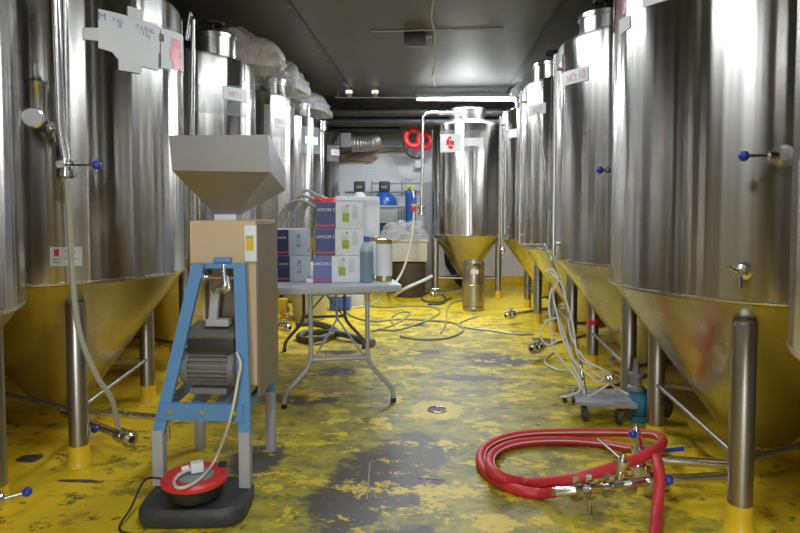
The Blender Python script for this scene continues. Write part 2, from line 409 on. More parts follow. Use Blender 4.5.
# thin pale lines lying on the floor
def strip(pts, w, z=0.0015):
    m_ = MB()
    for a, b2 in zip(pts, pts[1:]): m_.bar((a.x, a.y, z), (b2.x, b2.y, z), w, 0.002)
    return m_
tag(obj('floor_marking', strip([G(420, 443), G(420, 478), G(444, 480)], 0.009), 'pale_line', smooth=False), 'pale L-shaped line on the dark floor stain', 'floor mark')
tag(obj('floor_marking', strip([G(370, 462), G(367, 500)], 0.007), 'pale_line', smooth=False), 'single straight pale line on the dark floor stain', 'floor mark')
t = thing('floor_drain', 'small round metal drain in a yellow patch of the aisle floor', 'drain', DRAIN)
obj('rim', MB().torus((DRAIN.x, DRAIN.y, 0.003), (0, 0, 1), 0.055, 0.006), 'lid', t)
obj('grate', MB().cyl((DRAIN.x, DRAIN.y, -0.001), (DRAIN.x, DRAIN.y, 0.003), 0.05), 'brown', t)

# ------------------------------------------------------------ tanks
def on_tank(tk, px, py):
    c, R = tk['c'], tk['R']; d = ray(px, py); o = Vector((0, 0, H))
    A = d.x ** 2 + d.y ** 2; B = -2 * (d.x * c[0] + d.y * c[1]); Cc = c[0] ** 2 + c[1] ** 2 - R * R
    disc = B * B - 4 * A * Cc
    t = (-B - math.sqrt(max(disc, 0))) / (2 * A); p = o + d * t
    return math.atan2(p.y - c[1], p.x - c[0]), p.z
def wrap_pt(tk, ang, z, off): return Vector((tk['c'][0] + (tk['R'] + off) * math.cos(ang), tk['c'][1] + (tk['R'] + off) * math.sin(ang), z))
def patch(tk, name, corners, mat, off=0.003, n=10, parent=None, label=None):
    """corners: 4 photo points (tl,tr,br,bl) on the tank's curved wall -> curved sheet"""
    q = [on_tank(tk, *c) for c in corners]
    bm = bmesh.new(); rows = []
    for j in range(3):
        v = j / 2; row = []
        for i in range(n + 1):
            u = i / n
            a = (q[0][0] * (1 - u) + q[1][0] * u) * (1 - v) + (q[3][0] * (1 - u) + q[2][0] * u) * v
            z = (q[0][1] * (1 - u) + q[1][1] * u) * (1 - v) + (q[3][1] * (1 - u) + q[2][1] * u) * v
            row.append(bm.verts.new(wrap_pt(tk, a, z, off)))
        rows.append(row)
    for r0, r1 in zip(rows, rows[1:]):
        for i in range(n): bm.faces.new((r0[i], r0[i + 1], r1[i + 1], r1[i]))
    return obj(name, bm, mat, parent or tk['o'], True, label)
def patch_text(tk, s, px, py, height, mat, parent, off=0.006, sx=1.0, tilt=0.0):
    a0, z0 = on_tank(tk, px, py)
    bm = text_bm(s, height)
    bmesh.ops.subdivide_edges(bm, edges=[e for e in bm.edges if e.calc_length() > 0.03], cuts=2)
    for v in bm.verts:
        x, y = v.co.x * sx, v.co.y
        v.co = wrap_pt(tk, a0 + x / tk['R'], z0 + y + x * tilt, off)
    return obj('lettering', bm, mat, parent, False)

def valve(p, d, lev, parent, s=1.0, ball=True, name='valve'):
    """tri-clamp butterfly valve along d with lever along lev"""
    p = V3(p); d = V3(d).normalized(); lev = V3(lev).normalized()
    m_ = MB().prof(p - d * 0.06 * s, d, [(0, .022 * s), (.02 * s, .022 * s), (.02 * s, .036 * s), (.032 * s, .036 * s), (.034 * s, .028 * s), (.045 * s, .028 * s), (.045 * s, .04 * s), (.075 * s, .04 * s), (.075 * s, .028 * s), (.088 * s, .028 * s), (.09 * s, .036 * s), (.102 * s, .036 * s), (.102 * s, .022 * s), (.12 * s, .022 * s)], 18)
    a = lev * 0.055 * s
    m_.cyl(p, p + a, 0.012 * s)
    o = obj(name, m_, 'chrome', parent)
    q = MB().tube([p + a, p + a + lev * 0.10 * s], 0.006 * s, 8, 1)
    if not ball: q = MB().cyl(p + a - Vector((.035 * s, 0, 0)), p + a + Vector((.035 * s, 0, 0)), .009 * s, n=10)
    obj('lever', q, 'chrome', o)
    if ball: obj('lever_knob', MB().sph(p + a + lev * 0.115 * s, 0.02 * s), 'ball', o, label='round blue knob')
    return o

TANKS = {}
def tank(key, c, label, R=0.667, z0=0.88, z1=2.35, side=1, legs=(235, 355, 115), rl=0.6, outlet=None, man=None, manr=0.17, cone_h=0.88, wheel=True, grp=None, seglow=0.17, cap=True, knob=False):
    t = thing('fermentation_tank', label, 'tank', (c[0], c[1], 0), grp)
    tk = dict(o=t, c=c, R=R, z0=z0, z1=z1); TANKS[key] = tk
    cc = (c[0], c[1], 0)
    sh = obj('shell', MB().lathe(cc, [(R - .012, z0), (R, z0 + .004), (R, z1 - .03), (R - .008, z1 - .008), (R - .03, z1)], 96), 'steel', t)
    obj('seam_ring', MB().lathe(cc, [(R + .0003, z0 + .006), (R + .0016, z0 + .009), (R + .0016, z0 + .016), (R + .0003, z0 + .02)], 96, caps=False), 'pipe', sh)
    zb = seglow; rb = 0.05
    ztip = z0 - cone_h; k = (z0 - zb) / cone_h; rb = R * (1 - k) if k < 1 else 0.04; rb = max(rb, 0.04)
    obj('cone', MB().lathe(cc, [(R - .012, z0), (R - .03, z0 - .02), (rb, zb), (0.028, zb - 0.03)], 96), 'cone', t)
    obj('top_dome', MB().lathe(cc, [(R - .03, z1), (R - .06, z1 + .012), (R * .45, z1 + .09), (.05, z1 + .11)], 64), 'lid', t)
    mx, my = man if man else (0.0, 0.0)
    mz = z1 + 0.10 - 0.09 * math.hypot(mx, my) / R
    mc = (c[0] + mx, c[1] + my, 0)
    mh = obj('manhole', MB().lathe(mc, [(manr, mz - .05), (manr, mz + .10), (manr + .012, mz + .10), (manr + .012, mz + .125), (manr * .9, mz + .145), (.03, mz + .165)], 40), 'lid', t)
    if wheel:
        w = MB().torus((mc[0], mc[1], mz + .225), (0, 0, 1), 0.075, 0.012, 24, 8)
        w.cyl((mc[0], mc[1], mz + .15), (mc[0], mc[1], mz + .24), 0.014)
        for a in range(3): w.cyl((mc[0], mc[1], mz + .225), (mc[0] + .075 * math.cos(a * 2.09), mc[1] + .075 * math.sin(a * 2.09), mz + .225), 0.008, n=8)
        obj('handwheel', w, 'black', mh)
    P_ = []
    for a in legs:
        a = math.radians(a); x, y = c[0] + rl * math.cos(a), c[1] + rl * math.sin(a)
        zt = z0 - cone_h * (R - rl) / R + 0.02
        lg = obj('leg', MB().lathe((x, y, 0), [(.045, .0), (.045, zt - .02), (.038, zt), (.015, zt + .01)], 28), 'leg', t)
        fh = .04 if (key == 'R1' and len(P_) == 2) else .10
        obj('painted_foot', MB().lathe((x, y, 0), [(.056, .0), (.052, .015), (.0475, .03), (.0465, fh)], 28), 'yellow', lg, label='leg end painted floor yellow')
        P_.append(Vector((x, y, 0.27)))
    for i in range(len(P_)):
        obj('brace', MB().cyl(P_[i], P_[(i + 1) % len(P_)], 0.0125, n=12), 'leg', t)
    if outlet:
        a = V3((c[0], c[1], zb - .03)); e = V3((outlet[0], outlet[1], 0.095))
        d = (e - V3((c[0], c[1], 0.095))).normalized()
        m_ = MB().tube([a, V3((c[0], c[1], 0.11)), V3((c[0], c[1], 0.095)) + d * 0.06, e], 0.021, 14, 6)
        obj('outlet_pipe', m_, 'chrome', t)
        if cap:
            valve(e + d * 0.03, d, Vector((d.x * .0 - .1, .1, 1)) if not knob else (Vector((-.9, .15, .12)) if knob is True else Vector(knob)), t, 1.2 if not knob else .95, bool(knob))
            obj('end_clamp', MB().prof(e + d * 0.085, d, [(0, .03), (0.0, .042), (.018, .042), (.018, .03), (.03, .02)]), 'chrome', t)
            obj('bore', MB().prof(e + d * 0.112, d, [(0, .017), (.004, .017)]), 'black', t, label='dark open pipe end')
    return tk

gR = 'steel conical tanks along the right side'; gL = 'steel conical tanks along the left side'
RX = 1.5
tank('R0', (1.5, 1.313), 'steel conical tank at the right edge of the photo, only a sliver in view', legs=(235, 355, 115), man=(-.35, 0), grp=gR)
tank('R1', (1.5, 2.89), 'largest looking steel tank on the right, with sample tap and red hose at its feet', legs=(237.5, 357.5, 117.5), outlet=(1.33, 2.76), man=(-.35, 0), grp=gR, cap=False)
tank('R2', (1.5, 4.27), 'steel tank labelled NO:10 on the right, behind the wheeled dolly', legs=(237.5, 357.5, 117.5), outlet=(0.86, 3.72), man=(-.37, -.05), grp=gR)
tank('R3', (1.46, 5.66), 'third steel tank from the front on the right, small orange lettered label', legs=(237.5, 357.5, 117.5), outlet=(0.86, 5.06), man=(-.42, -.1), grp=gR)
tank('R4', (1.43, 7.18), 'steel tank on the right beside the narrow one at the back, plain white label', legs=(237.5, 357.5, 117.5), outlet=(0.83, 6.6), man=(-.35, 0), grp=gR)
tank('L0', (-2.1, 1.832), 'steel conical tank at the left edge of the photo, mostly cut off', side=-1, legs=(61, 181, 301), outlet=(-1.78, 2.18), knob=(.8, .5, .1), man=(.35, 0), grp=gL)
tank('A', (-2.09, 3.26), 'big steel tank at the left with taped white handwritten sheet', side=-1, legs=(-51, 67, 187), rl=.585, outlet=(-1.60, 2.95), knob=True, man=(.35, 0), grp=gL)
tank('B', (-2.1, 4.71), 'steel tank on the left behind the hopper, black handwheel on its lid', side=-1, legs=(-57, 63, 183), man=(.44, -.2), grp=gL, outlet=(-1.5, 4.4))
tank('C', (-2.12, 6.17), 'steel tank on the left showing over the grey hoses, third of its row', side=-1, legs=(-57, 63, 183), man=(.50, -.15), manr=.13, grp=gL, outlet=(-1.5, 5.8))
tank('D', (-2.12, 7.6), 'steel tank on the left, second from the far end of its row', side=-1, legs=(-57, 63, 183), man=(.45, -.1), manr=.13, grp=gL, outlet=(-1.5, 7.1))
tank('E', (-2.12, 9.1), 'farthest steel tank of the left row, next to the back wall', side=-1, legs=(-57, 63, 183), man=(.4, -.1), manr=.13, grp=gL, outlet=(-1.5, 8.5))
tank('K', (0.43, 8.6), 'narrow steel tank standing alone at the end of the aisle', R=0.492, z0=0.87, z1=2.38, legs=(192, 348, 90), rl=0.445, cone_h=0.68, man=(0, 0), manr=0.25, wheel=False, outlet=(0.02, 8.2), seglow=0.25)

# vertical spray pipes on the aisle side of tanks
def pipe_on(key, pts, r=0.015, name='spray_pipe', mat='pipe', sub=1):
    return obj(name, MB().tube(pts, r, 12, sub), mat, TANKS[key]['o'])
for key, ang, zt, zb in (('R2', 183, 2.28, .92), ('R3', 183, 2.3, .92), ('R4', 183, 2.3, .75), ('R4', 200, 2.2, .95)):
    tk = TANKS[key]; a = math.radians(ang); p = wrap_pt(tk, a, 0, .03)
    o = pipe_on(key, [(p.x, p.y, zt), (p.x, p.y, zb)], .012)
    for z in (zt - .1, zb + .08): obj('bracket', MB().cyl((p.x, p.y, z), wrap_pt(tk, a, z, -.003), .012, n=8), 'pipe', o)
tk = TANKS['A']
# twin pipes with pressure gauge on tank A
Pa = D(56, -40, 2.60); Pb = D(66, 165, 2.60)
o = pipe_on('A', [D(52, -60, 2.60), D(60, 128, 2.60), Pb], .022, 'standpipe')
obj('inner_pipe', MB().tube([D(64, -60, 2.64), D(68, 160, 2.64)], .013, 12, 1), 'pipe', o)
obj('tee_branch', MB().tube([D(60, 128, 2.60), D(50, 130, 2.60), D(40, 129, 2.60), D(33, 123, 2.60)], .014, 12, 4), 'chrome', o)
obj('clamp', MB().prof(D(53, 130, 2.60), (-1, 0, .02), [(0, .02), (.005, .034), (.022, .034), (.03, .02)]), 'chrome', o)
gz = D(36, 101, 2.58)
o2 = obj('sight_glass', MB().lathe((gz.x, gz.y, 0), [(.02, gz.z - .1), (.05, gz.z - .09), (.05, gz.z - .08), (.043, gz.z - .075), (.043, gz.z + .07), (.05, gz.z + .08), (.03, gz.z + .09), (.012, gz.z + .10), (.012, gz.z + .16)], 24), 'pipe', TANKS['A']['o'])
g = D(33, 118, 2.52)
o2 = obj('pressure_gauge', MB().prof(g, (0.5, -1, 0), [(-.02, .03), (-.015, .045), (.015, .045), (.018, .04)]), 'chrome', TANKS['A']['o'])
obj('dial', MB().prof(g + Vector((.5, -1, 0)).normalized() * .019, (0.5, -1, 0), [(0, .037), (.002, .037)]), 'white', o2, label='white gauge dial')
vl = obj('valve', MB().prof(Pb - Vector((0, 0, .06)), (0, 0, 1), [(0, .025), (.01, .04), (.03, .04), (.03, .03), (.06, .03), (.065, .04), (.085, .04), (.09, .025)]), 'chrome', TANKS['A']['o'])
Pe = D(97, 165, 2.54)
obj('lever', MB().cyl(Pb + Vector((0, -.03, 0)), Pe, .006, n=8).cyl(Pb, Pb + Vector((0, -.05, 0)), .016), 'chrome', vl)
obj('lever_knob', MB().sph(Pe, .02), 'ball', vl, label='round blue knob')
# slim pipe at the right shoulder of tank A
o = pipe_on('A', [D(186, 40, 3.95), D(190, 12, 3.95), D(193, 20, 3.95), D(192, 150, 3.95), D(190, 330, 3.95)], .015)
# grey hose from tank A valve down to the floor valve
hp = [Pb - Vector((0, 0, .07)), D(69, 220, 2.60), D(73, 285, 2.60), D(77, 320, 2.62), D(85, 350, 2.66), D(99, 380, 2.72), D(112, 400, 2.80), D(118, 426, 2.9)]
tag(obj('drain_hose', MB().tube(hp, .0125, 10, 8), 'clearhose'), 'milky grey hose hanging down the front of the tank with the taped sheet', 'hose')
# long low pipe behind A
t = thing('floor_pipe', 'horizontal steel pipe low over the yellow floor, between left tank leg and blue stand', 'pipe', G(125, 440))
obj('tube', MB().tube([G(84, 411, .12), G(166, 418, .12)], .018, 12, 1), 'pipe', t)
e = G(168, 418.5, .12); obj('clamp', MB().prof(e, G(172, 419, .12) - e, [(-.01, .02), (0, .034), (.02, .034), (.03, .02)]), 'chrome', t)
obj('foot', MB().cyl((e.x, e.y, 0), (e.x, e.y, .12), .012), 'pipe', t)
e = G(90, 411.5, .12); obj('foot', MB().cyl((e.x, e.y, 0), (e.x, e.y, .12), .012), 'pipe', t)

# tank R1 fittings
tk = TANKS['R1']
a, z = on_tank(tk, 742, 271); p = wrap_pt(tk, a, z, 0); n_ = Vector((math.cos(a), math.sin(a), 0))
o = obj('sample_tap', MB().prof(p, n_, [(0, .035), (.006, .035), (.008, .018), (.03, .018), (.03, .028), (.045, .028), (.05, .016), (.08, .016)]).cyl(p + n_ * .06, p + n_ * .06 + Vector((0, 0, -.055)), .011).cyl(p + n_ * .07, p + n_ * .07 + Vector((-.04, 0, .02)), .008), 'chrome', tk['o'])
a, z = on_tank(tk, 783, 156); p = wrap_pt(tk, a, z, 0); n_ = Vector((math.cos(a), math.sin(a), 0))
o = obj('butterfly_valve', MB().prof(p, n_, [(0, .04), (.006, .04), (.008, .024), (.04, .024), (.04, .032), (.06, .032), (.062, .02), (.075, .02)]), 'chrome', tk['o'])
kb = D(744, 156, (p + n_ * .06).y - .01)
obj('lever', MB().cyl(p + n_ * .05, p + n_ * .06 + (kb - p - n_ * .06) * .4, .012, n=10).cyl(p + n_ * .06, kb, .0055, n=8), 'chrome', o)
obj('lever_knob', MB().sph(kb, .0185), 'ball', o, label='round blue knob')
# tank R2 lever
tk = TANKS['R2']; a, z = on_tank(tk, 612, 170); p = wrap_pt(tk, a, z, 0); n_ = Vector((math.cos(a), math.sin(a), 0))
o = obj('butterfly_valve', MB().prof(p, n_, [(0, .03), (.006, .03), (.008, .02), (.05, .02)]), 'chrome', tk['o'])
kb = D(600, 170, p.y - .06); obj('lever', MB().cyl(p + n_ * .04, kb, .006, n=8), 'chrome', o); obj('lever_knob', MB().sph(kb, .022), 'ball', o, label='round blue knob')
# fine drip valve on R4
p = D(503, 250, 7.0); pipe_on('R4', [D(500.5, 120, 7.0), D(501.5, 246, 7.0)], .012, 'drain_pipe')
obj('drip_valve', MB().prof((p.x, p.y, p.z + .03), (0, 0, -1), [(0, .014), (.02, .03), (.06, .03), (.08, .014), (.13, .014)]), 'chrome', TANKS['R4']['o'])
# leaning thin pipe at R3
pipe_on('R3', [D(538, 112, 5.15), D(553, 240, 5.15)], .011, 'leaning_pipe')
obj('tape_band', MB().lathe((TANKS['R2']['c'][0] + .6 * math.cos(math.radians(117.5)), TANKS['R2']['c'][1] + .6 * math.sin(math.radians(117.5)), 0), [(.0455, .34), (.048, .342), (.048, .375), (.0455, .377)], 24), 'red', TANKS['R2']['o'], label='red tape round a leg')

# back tank K pipe
t = TANKS['K']['o']
obj('feed_pipe', MB().tube([D(466, 113, 8.35), D(440, 113, 8.3), D(430, 113, 8.3), D(424, 116, 8.3), D(422.5, 123, 8.3), D(422.5, 160, 8.3), D(421.5, 208, 8.3)], .021, 14, 6), 'pipe', t)
p = D(421.5, 210, 8.3); obj('feed_valve', MB().prof((p.x, p.y, p.z + .06), (0, 0, -1), [(0, .03), (.0, .05), (.03, .05), (.03, .035), (.1, .035), (.1, .05), (.13, .05), (.14, .03)]), 'chrome', t)
obj('drain_pipe', MB().tube([D(433, 130, 8.5), D(433.5, 288, 8.5)], .017, 12, 1), 'leg', t)

# ---- tank papers
def label_on(key, corners, mat='white', lab=None, name='paper_label', off=.003): return patch(TANKS[key], name, corners, mat, off, label=lab)
# A: taped sheet with scribbles
A = TANKS['A']
sheet = label_on('A', [(98, 9), (159.5, 27), (158.5, 70.5), (98, 48)], 'white', 'large white sheet with blue handwriting', 'taped_sheet', .004)
patch(A, 'sheet_lower_part', [(110, 50), (158.5, 68), (158.5, 71), (120, 62)], 'white', .0035, parent=sheet)
for cs in ([(82.5, 28), (98, 28), (98, 41), (82.5, 39.5)], [(127, 6), (141, 10), (141, 22), (127, 19)], [(118, 58), (141, 65), (141, 74), (118, 70)]):
    patch(A, 'tape', cs, 'whitebox', .005, parent=sheet)
patch(A, 'film', [(141, 19), (184, 36), (183, 78), (141, 66)], 'film', .002, parent=sheet)
em = patch(A, 'emblem_label', [(160, 28), (183, 37), (183, 72), (160, 68)], 'whitebox', .0045, parent=A['o'], label='white label with red emblem')
for cs in ([(171, 38), (179, 41), (180, 49), (171, 46)], [(169, 47), (180, 50), (181, 60), (169, 60)], [(171, 59), (180, 61), (179, 70), (172, 69)]):
    patch(A, 'red_emblem', cs, 'red', .0065, parent=em, n=3)
patch(A, 'dark_mark', [(158.5, 33), (163, 35), (163, 42), (158.5, 41)], 'black', .0065, parent=em, n=2)
patch(A, 'dark_mark', [(158, 53), (160, 54), (160, 69), (158, 69)], 'black', .0065, parent=em, n=2)
for s, px, py, sz in (('M', 101.5, 17, .05), ('7.62', 117, 21, .032), ('-8.', 119, 26, .03), ('-7.3.41.62', 144, 29, .032), ('- 3 2 -', 144, 34, .03), ('3', 148, 37.5, .03)):
    patch_text(A, s, px, py, sz, 'inkblue', sheet, .007, tilt=0.0)
st = label_on('A', [(50, 247), (82, 247), (82, 266), (50, 266)], 'whitebox', 'small white sticker with red logo', 'sticker')
patch(A, 'red_logo', [(54, 249), (59, 249), (59, 256), (54, 256)], 'red', .005, parent=st, n=2)
for k, (x0, x1, y) in enumerate(((64, 76, 251), (53, 60, 259), (53, 60, 262), (64, 78, 258))): patch(A, 'print_line', [(x0, y), (x1, y), (x1, y + .8), (x0, y + .8)], 'grey', .005, parent=st, n=2)
# numbered labels
def num_label(key, corners, s, px, py, size, filmc=None, sx=1.0, mat='orange'):
    if filmc: patch(TANKS[key], 'clear_cover', filmc, 'film', .002, label='clear film cover')
    l = label_on(key, corners)
    if s: patch_text(TANKS[key], s, px, py, size, mat, l, .006, sx)
    return l
num_label('B', [(223, 86), (247.5, 90.5), (247.5, 103), (223, 99)], 'NO:1', 235, 95, .06, [(190, 84), (256, 90), (256, 122), (190, 112)])
num_label('C', [(275, 117), (289, 118), (289, 128), (275, 127)], 'NO:2', 282, 122.5, .06, [(264, 104), (294, 108), (294, 139), (264, 137)])
num_label('D', [(305, 136), (317.5, 137.5), (317.5, 145), (305, 143.5)], 'NO:3', 311, 140.5, .05, [(298, 126), (322, 129), (322, 155), (298, 153)])
num_label('E', [(331, 149), (341, 150), (341, 156), (331, 155)], 'NO:4', 336, 152.5, .045, [(327, 145), (343, 146), (343, 162), (327, 161)])
num_label('R2', [(563, 73), (588.5, 66), (588.5, 80), (563, 87)], 'NO:10', 575.5, 77, .075, [(554, 54), (611, 40), (611, 95), (554, 105)], .95)
num_label('R3', [(528.5, 106), (546, 102.5), (546, 113), (528.5, 117)], 'NO:9', 537, 110, .06, [(521, 86), (551, 78), (551, 122), (521, 127)])
num_label('R4', [(504.5, 131), (517.5, 128.5), (517.5, 137), (504.5, 139)], '', 0, 0, 0, [(500.5, 118), (520, 110), (520, 144), (500.5, 146)])
l = label_on('R1', [(643, -8), (676, -22), (676, -2), (643, 8)])
l = label_on('R1', [(620, 20), (630.5, 15), (630.5, 28), (620, 35)])
patch(TANKS['R1'], 'clear_cover', [(611, 0), (712, -40), (712, 10), (611, 42)], 'film', .002)
patch(TANKS['R1'], 'red_emblem', [(616.5, -5), (624, -7), (622, 14), (614, 32)], 'red', .004)
K = TANKS['K']
l = label_on('K', [(440.5, 134.5), (461, 134), (461, 152), (440.5, 152.5)], 'whitebox', 'white label with red emblem')
for cs in ([(448.5, 136.5), (451.5, 136.5), (451.5, 139), (448.5, 139)], [(447, 139), (449.5, 139), (450, 145), (446, 145)], [(450, 140), (454.5, 141), (454.5, 145), (450.3, 145)], [(448, 145.6), (453.5, 146), (453, 149), (449, 149)]): patch(K, 'red_emblem', cs, 'red', .005, parent=l, n=3)
label_on('K', [(465, 138), (483, 138), (483, 146), (465, 146)])
patch(K, 'clear_cover', [(440, 131), (487, 131), (487, 152), (440, 153)], 'film', .002)

# ------------------------------------------------------------ plastic bags on tank tops
def lump(c, r, seed, n=40, amp=.25, zf=-.5):
    from mathutils import noise as nz
    bm = bmesh.new(); bmesh.ops.create_icosphere(bm, subdivisions=4, radius=1.0)
    for v in bm.verts:
        d = v.co.copy(); k = 1 + amp * nz.noise(d * 1.6 + Vector((seed, 0, 0))) + amp * .55 * nz.noise(d * 4 + Vector((0, seed, 0))) + amp * .3 * abs(nz.noise(d * 8))
        v.co = Vector((d.x * r[0] * k, d.y * r[1] * k, max(d.z, zf) * r[2] * k)) + V3(c)
    return bm
tag(obj('plastic_bag', lump((-1.64, 5.02, 2.44), (.37, .28, .25), 1, zf=-.25), 'bagbrown'), 'brownish clear plastic bag behind the handwheel, on the left tank top', 'plastic bag', 'plastic bags on the left tanks')
tag(obj('plastic_bag', lump((-1.58, 6.10, 2.46), (.27, .42, .24), 5, zf=-.25), 'bag'), 'crumpled clear plastic bag on the left tank tops, middle one of three', 'plastic bag', 'plastic bags on the left tanks')
tag(obj('plastic_bag', lump((-1.60, 7.55, 2.46), (.28, .5, .2), 9, zf=-.25), 'bag'), 'crumpled clear plastic bag on the left tank tops, farthest one', 'plastic bag', 'plastic bags on the left tanks')
tag(obj('plastic_bag', lump((0.98, 6.95, 2.52), (.16, .2, .12), 12), 'bag'), 'small clear plastic bag on the top of a far right tank', 'plastic bag')

# ------------------------------------------------------------ grain mill
t = thing('grain_mill', 'grain mill with steel hopper and tan housing on a blue stand', 'mill', (-.98, 2.85, 0))
zs = 0.075
X0, X1, YA, YB2 = -1.106, -.816, 2.72, 3.05
hs = obj('housing', MB().box(((X0 + X1) / 2, (YA + YB2) / 2, (1.187 + 1.0) / 2), (X1 - X0, YB2 - YA, .187), bev=.003), 'board', t, False)
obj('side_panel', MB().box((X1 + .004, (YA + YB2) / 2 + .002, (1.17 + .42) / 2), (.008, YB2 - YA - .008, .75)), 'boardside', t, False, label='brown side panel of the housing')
obj('front_strip', MB().box((X1 - .028, YA + .008, .735), (.056, .016, .53)), 'board', t, False, label='tan strip of the housing front')
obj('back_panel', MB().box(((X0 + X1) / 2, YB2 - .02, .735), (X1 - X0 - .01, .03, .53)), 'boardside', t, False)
obj('left_panel', MB().box((X0 + .03, (YA + YB2) / 2 + .03, .80), (.012, YB2 - YA - .08, .40)), 'board', t, False)
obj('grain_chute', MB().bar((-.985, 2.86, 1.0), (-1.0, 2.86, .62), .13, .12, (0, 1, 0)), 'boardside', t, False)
sw = obj('switch_plate', MB().box((-.836, YA - .006, 1.09), (.052, .012, .155), bev=.003), 'whitebox', t)
obj('printed_label', MB().box((-.838, YA - .0135, 1.085), (.034, .003, .05)), 'yellowplastic', sw, label='yellow and green printed label')
obj('printed_label', MB().box((-.838, YA - .0135, 1.118), (.034, .003, .012)), 'green', sw)
# hopper: slanted top band plus funnel
def quadring(bm, pts): return [bm.verts.new(V3(p)) for p in pts]
bm = bmesh.new()
top = quadring(bm, [(-1.138, 2.60, 1.54), (-.722, 2.60, 1.54), (-.742, 2.96, 1.42), (-1.138, 2.96, 1.42)])
mid = quadring(bm, [(-1.136, 2.62, 1.398), (-.722, 2.62, 1.39), (-.742, 2.96, 1.325), (-1.136, 2.96, 1.335)])
bot = quadring(bm, [(-1.02, 2.80, 1.213), (-.93, 2.80, 1.213), (-.93, 2.89, 1.213), (-1.02, 2.89, 1.213)])
ti = quadring(bm, [(-1.132, 2.606, 1.54), (-.728, 2.606, 1.54), (-.748, 2.954, 1.42), (-1.132, 2.954, 1.42)])
bi = quadring(bm, [(-1.01, 2.81, 1.22), (-.94, 2.81, 1.22), (-.94, 2.88, 1.22), (-1.01, 2.88, 1.22)])
for r0, r1 in ((bot, mid), (mid, top), (top, ti), (ti, bi)):
    for i in range(4): bm.faces.new((r0[i], r0[(i + 1) % 4], r1[(i + 1) % 4], r1[i]))
hp_ = obj('hopper', bm, 'hopper', t, False)
obj('outlet_collar', MB().box((-.975, 2.845, 1.20), (.10, .10, .028), bev=.004), 'whitebox', hp_)
# stand
def leg_pts(xt, xb, y, yt): return (xt, yt, 1.005), (xb, y, .31)
for (xt, xb, y, yt, zf, bl) in ((-1.045, -1.203, 2.60, 2.66, zs, 1), (-.866, -.834, 2.60, 2.66, zs, 1), (-1.03, -1.252, 3.165, 3.08, 0, 1), (-.875, -.882, 3.165, 3.08, 0, 1)):
    lg = obj('leg', MB().bar((xt, yt, 1.005), (xb, y, .30), .05, .022, (0, 1, 0)), 'blue', t, False)
    obj('lower_leg', MB().box((xb, y, (.31 + zf) / 2), (.046, .04, .31 - zf), bev=.003), 'greypaint', lg, label='grey painted lower leg')
obj('crossbar', MB().bar((-1.195, 2.60, .39), (-.838, 2.60, .39), .024, .07), 'blue', t, False)
obj('crossbar', MB().bar((-1.22, 3.158, .39), (-.882, 3.158, .39), .024, .05), 'blue', t, False)
for x in (-1.15, -1.01, -.87): obj('bolt', MB().cyl((x, 2.589, .39), (x, 2.582, .39), .010, n=6), 'chrome', t)
obj('side_rail', MB().bar((-1.195, 2.61, .39), (-1.235, 3.15, .39), .022, .045), 'blue', t, False)
obj('side_rail', MB().bar((-.838, 2.61, .39), (-.882, 3.15, .39), .022, .045), 'blue', t, False)
obj('motor_support', MB().bar((-1.075, 2.60, .38), (-1.03, 3.12, .50), .045, .03), 'bluegrey', t, False)
obj('motor_support', MB().bar((-.965, 2.60, .38), (-.92, 3.12, .50), .045, .03), 'bluegrey', t, False)
obj('top_bracket', MB().box((-.955, 2.70, 1.02), (.075, .03, .022), bev=.006), 'blue', t)
obj('top_rail', MB().bar((-1.04, 2.69, .995), (-.87, 2.69, .995), .02, .02).bar((-1.03, 3.07, .995), (-.875, 3.07, .995), .02, .02).bar((-1.035, 2.69, .985), (-1.035, 3.07, .985), .02, .02).bar((-.872, 2.69, .985), (-.872, 3.07, .985), .02, .02), 'blue', t, False)
cr = obj('crank_shaft', MB().cyl((-1.03, 2.69, .945), (-.885, 2.69, .945), .010).cyl((-1.035, 2.69, .945), (-1.022, 2.69, .945), .026), 'chrome', t)
obj('crank_link', MB().tube([(-.945, 2.685, 1.0), (-.94, 2.675, .95), (-.935, 2.67, .91), (-.965, 2.675, .895), (-.99, 2.68, .88)], .011, 10, 6).tube([(-.925, 2.67, .94), (-.915, 2.665, .90), (-.94, 2.67, .885)], .010, 10, 6), 'chrome', cr)
obj('drive_arm', MB().bar((-.985, 2.70, .885), (-1.0, 2.70, .76), .035, .025, (0, 1, 0)).box((-.975, 2.70, .75), (.10, .05, .03), bev=.004), 'greypaint', t)
# motor
mz, my, mx_ = .555, 2.715, -1.008
body = MB()
body.prof((mx_ - .128, my, mz), (1, 0, 0), [(0, .03), (0, .064), (.015, .084), (.045, .086), (.045, .07), (.215, .07), (.215, .086), (.24, .086), (.252, .06)], 28)
for i in range(24):
    a = PI * .5 + 2 * PI * i / 24
    body.box((mx_, my + .076 * math.cos(a), mz + .076 * math.sin(a)), (.17, .006, .02), rx=a - PI / 2)
mo = obj('motor', body, 'motor', t)
obj('terminal_box', MB().box((mx_ + .012, my - .005, .665), (.205, .13, .075), bev=.012), 'black', mo)
obj('box_lid', MB().box((mx_ + .012, my - .002, .714), (.215, .145, .026), bev=.009, rx=.22), 'dusty', mo, label='dark dusty lid of the motor box')
obj('motor_foot', MB().box((mx_, my, .462), (.16, .14, .025), bev=.004), 'motor', mo)
t.location += Vector((.04, -.135, 0))
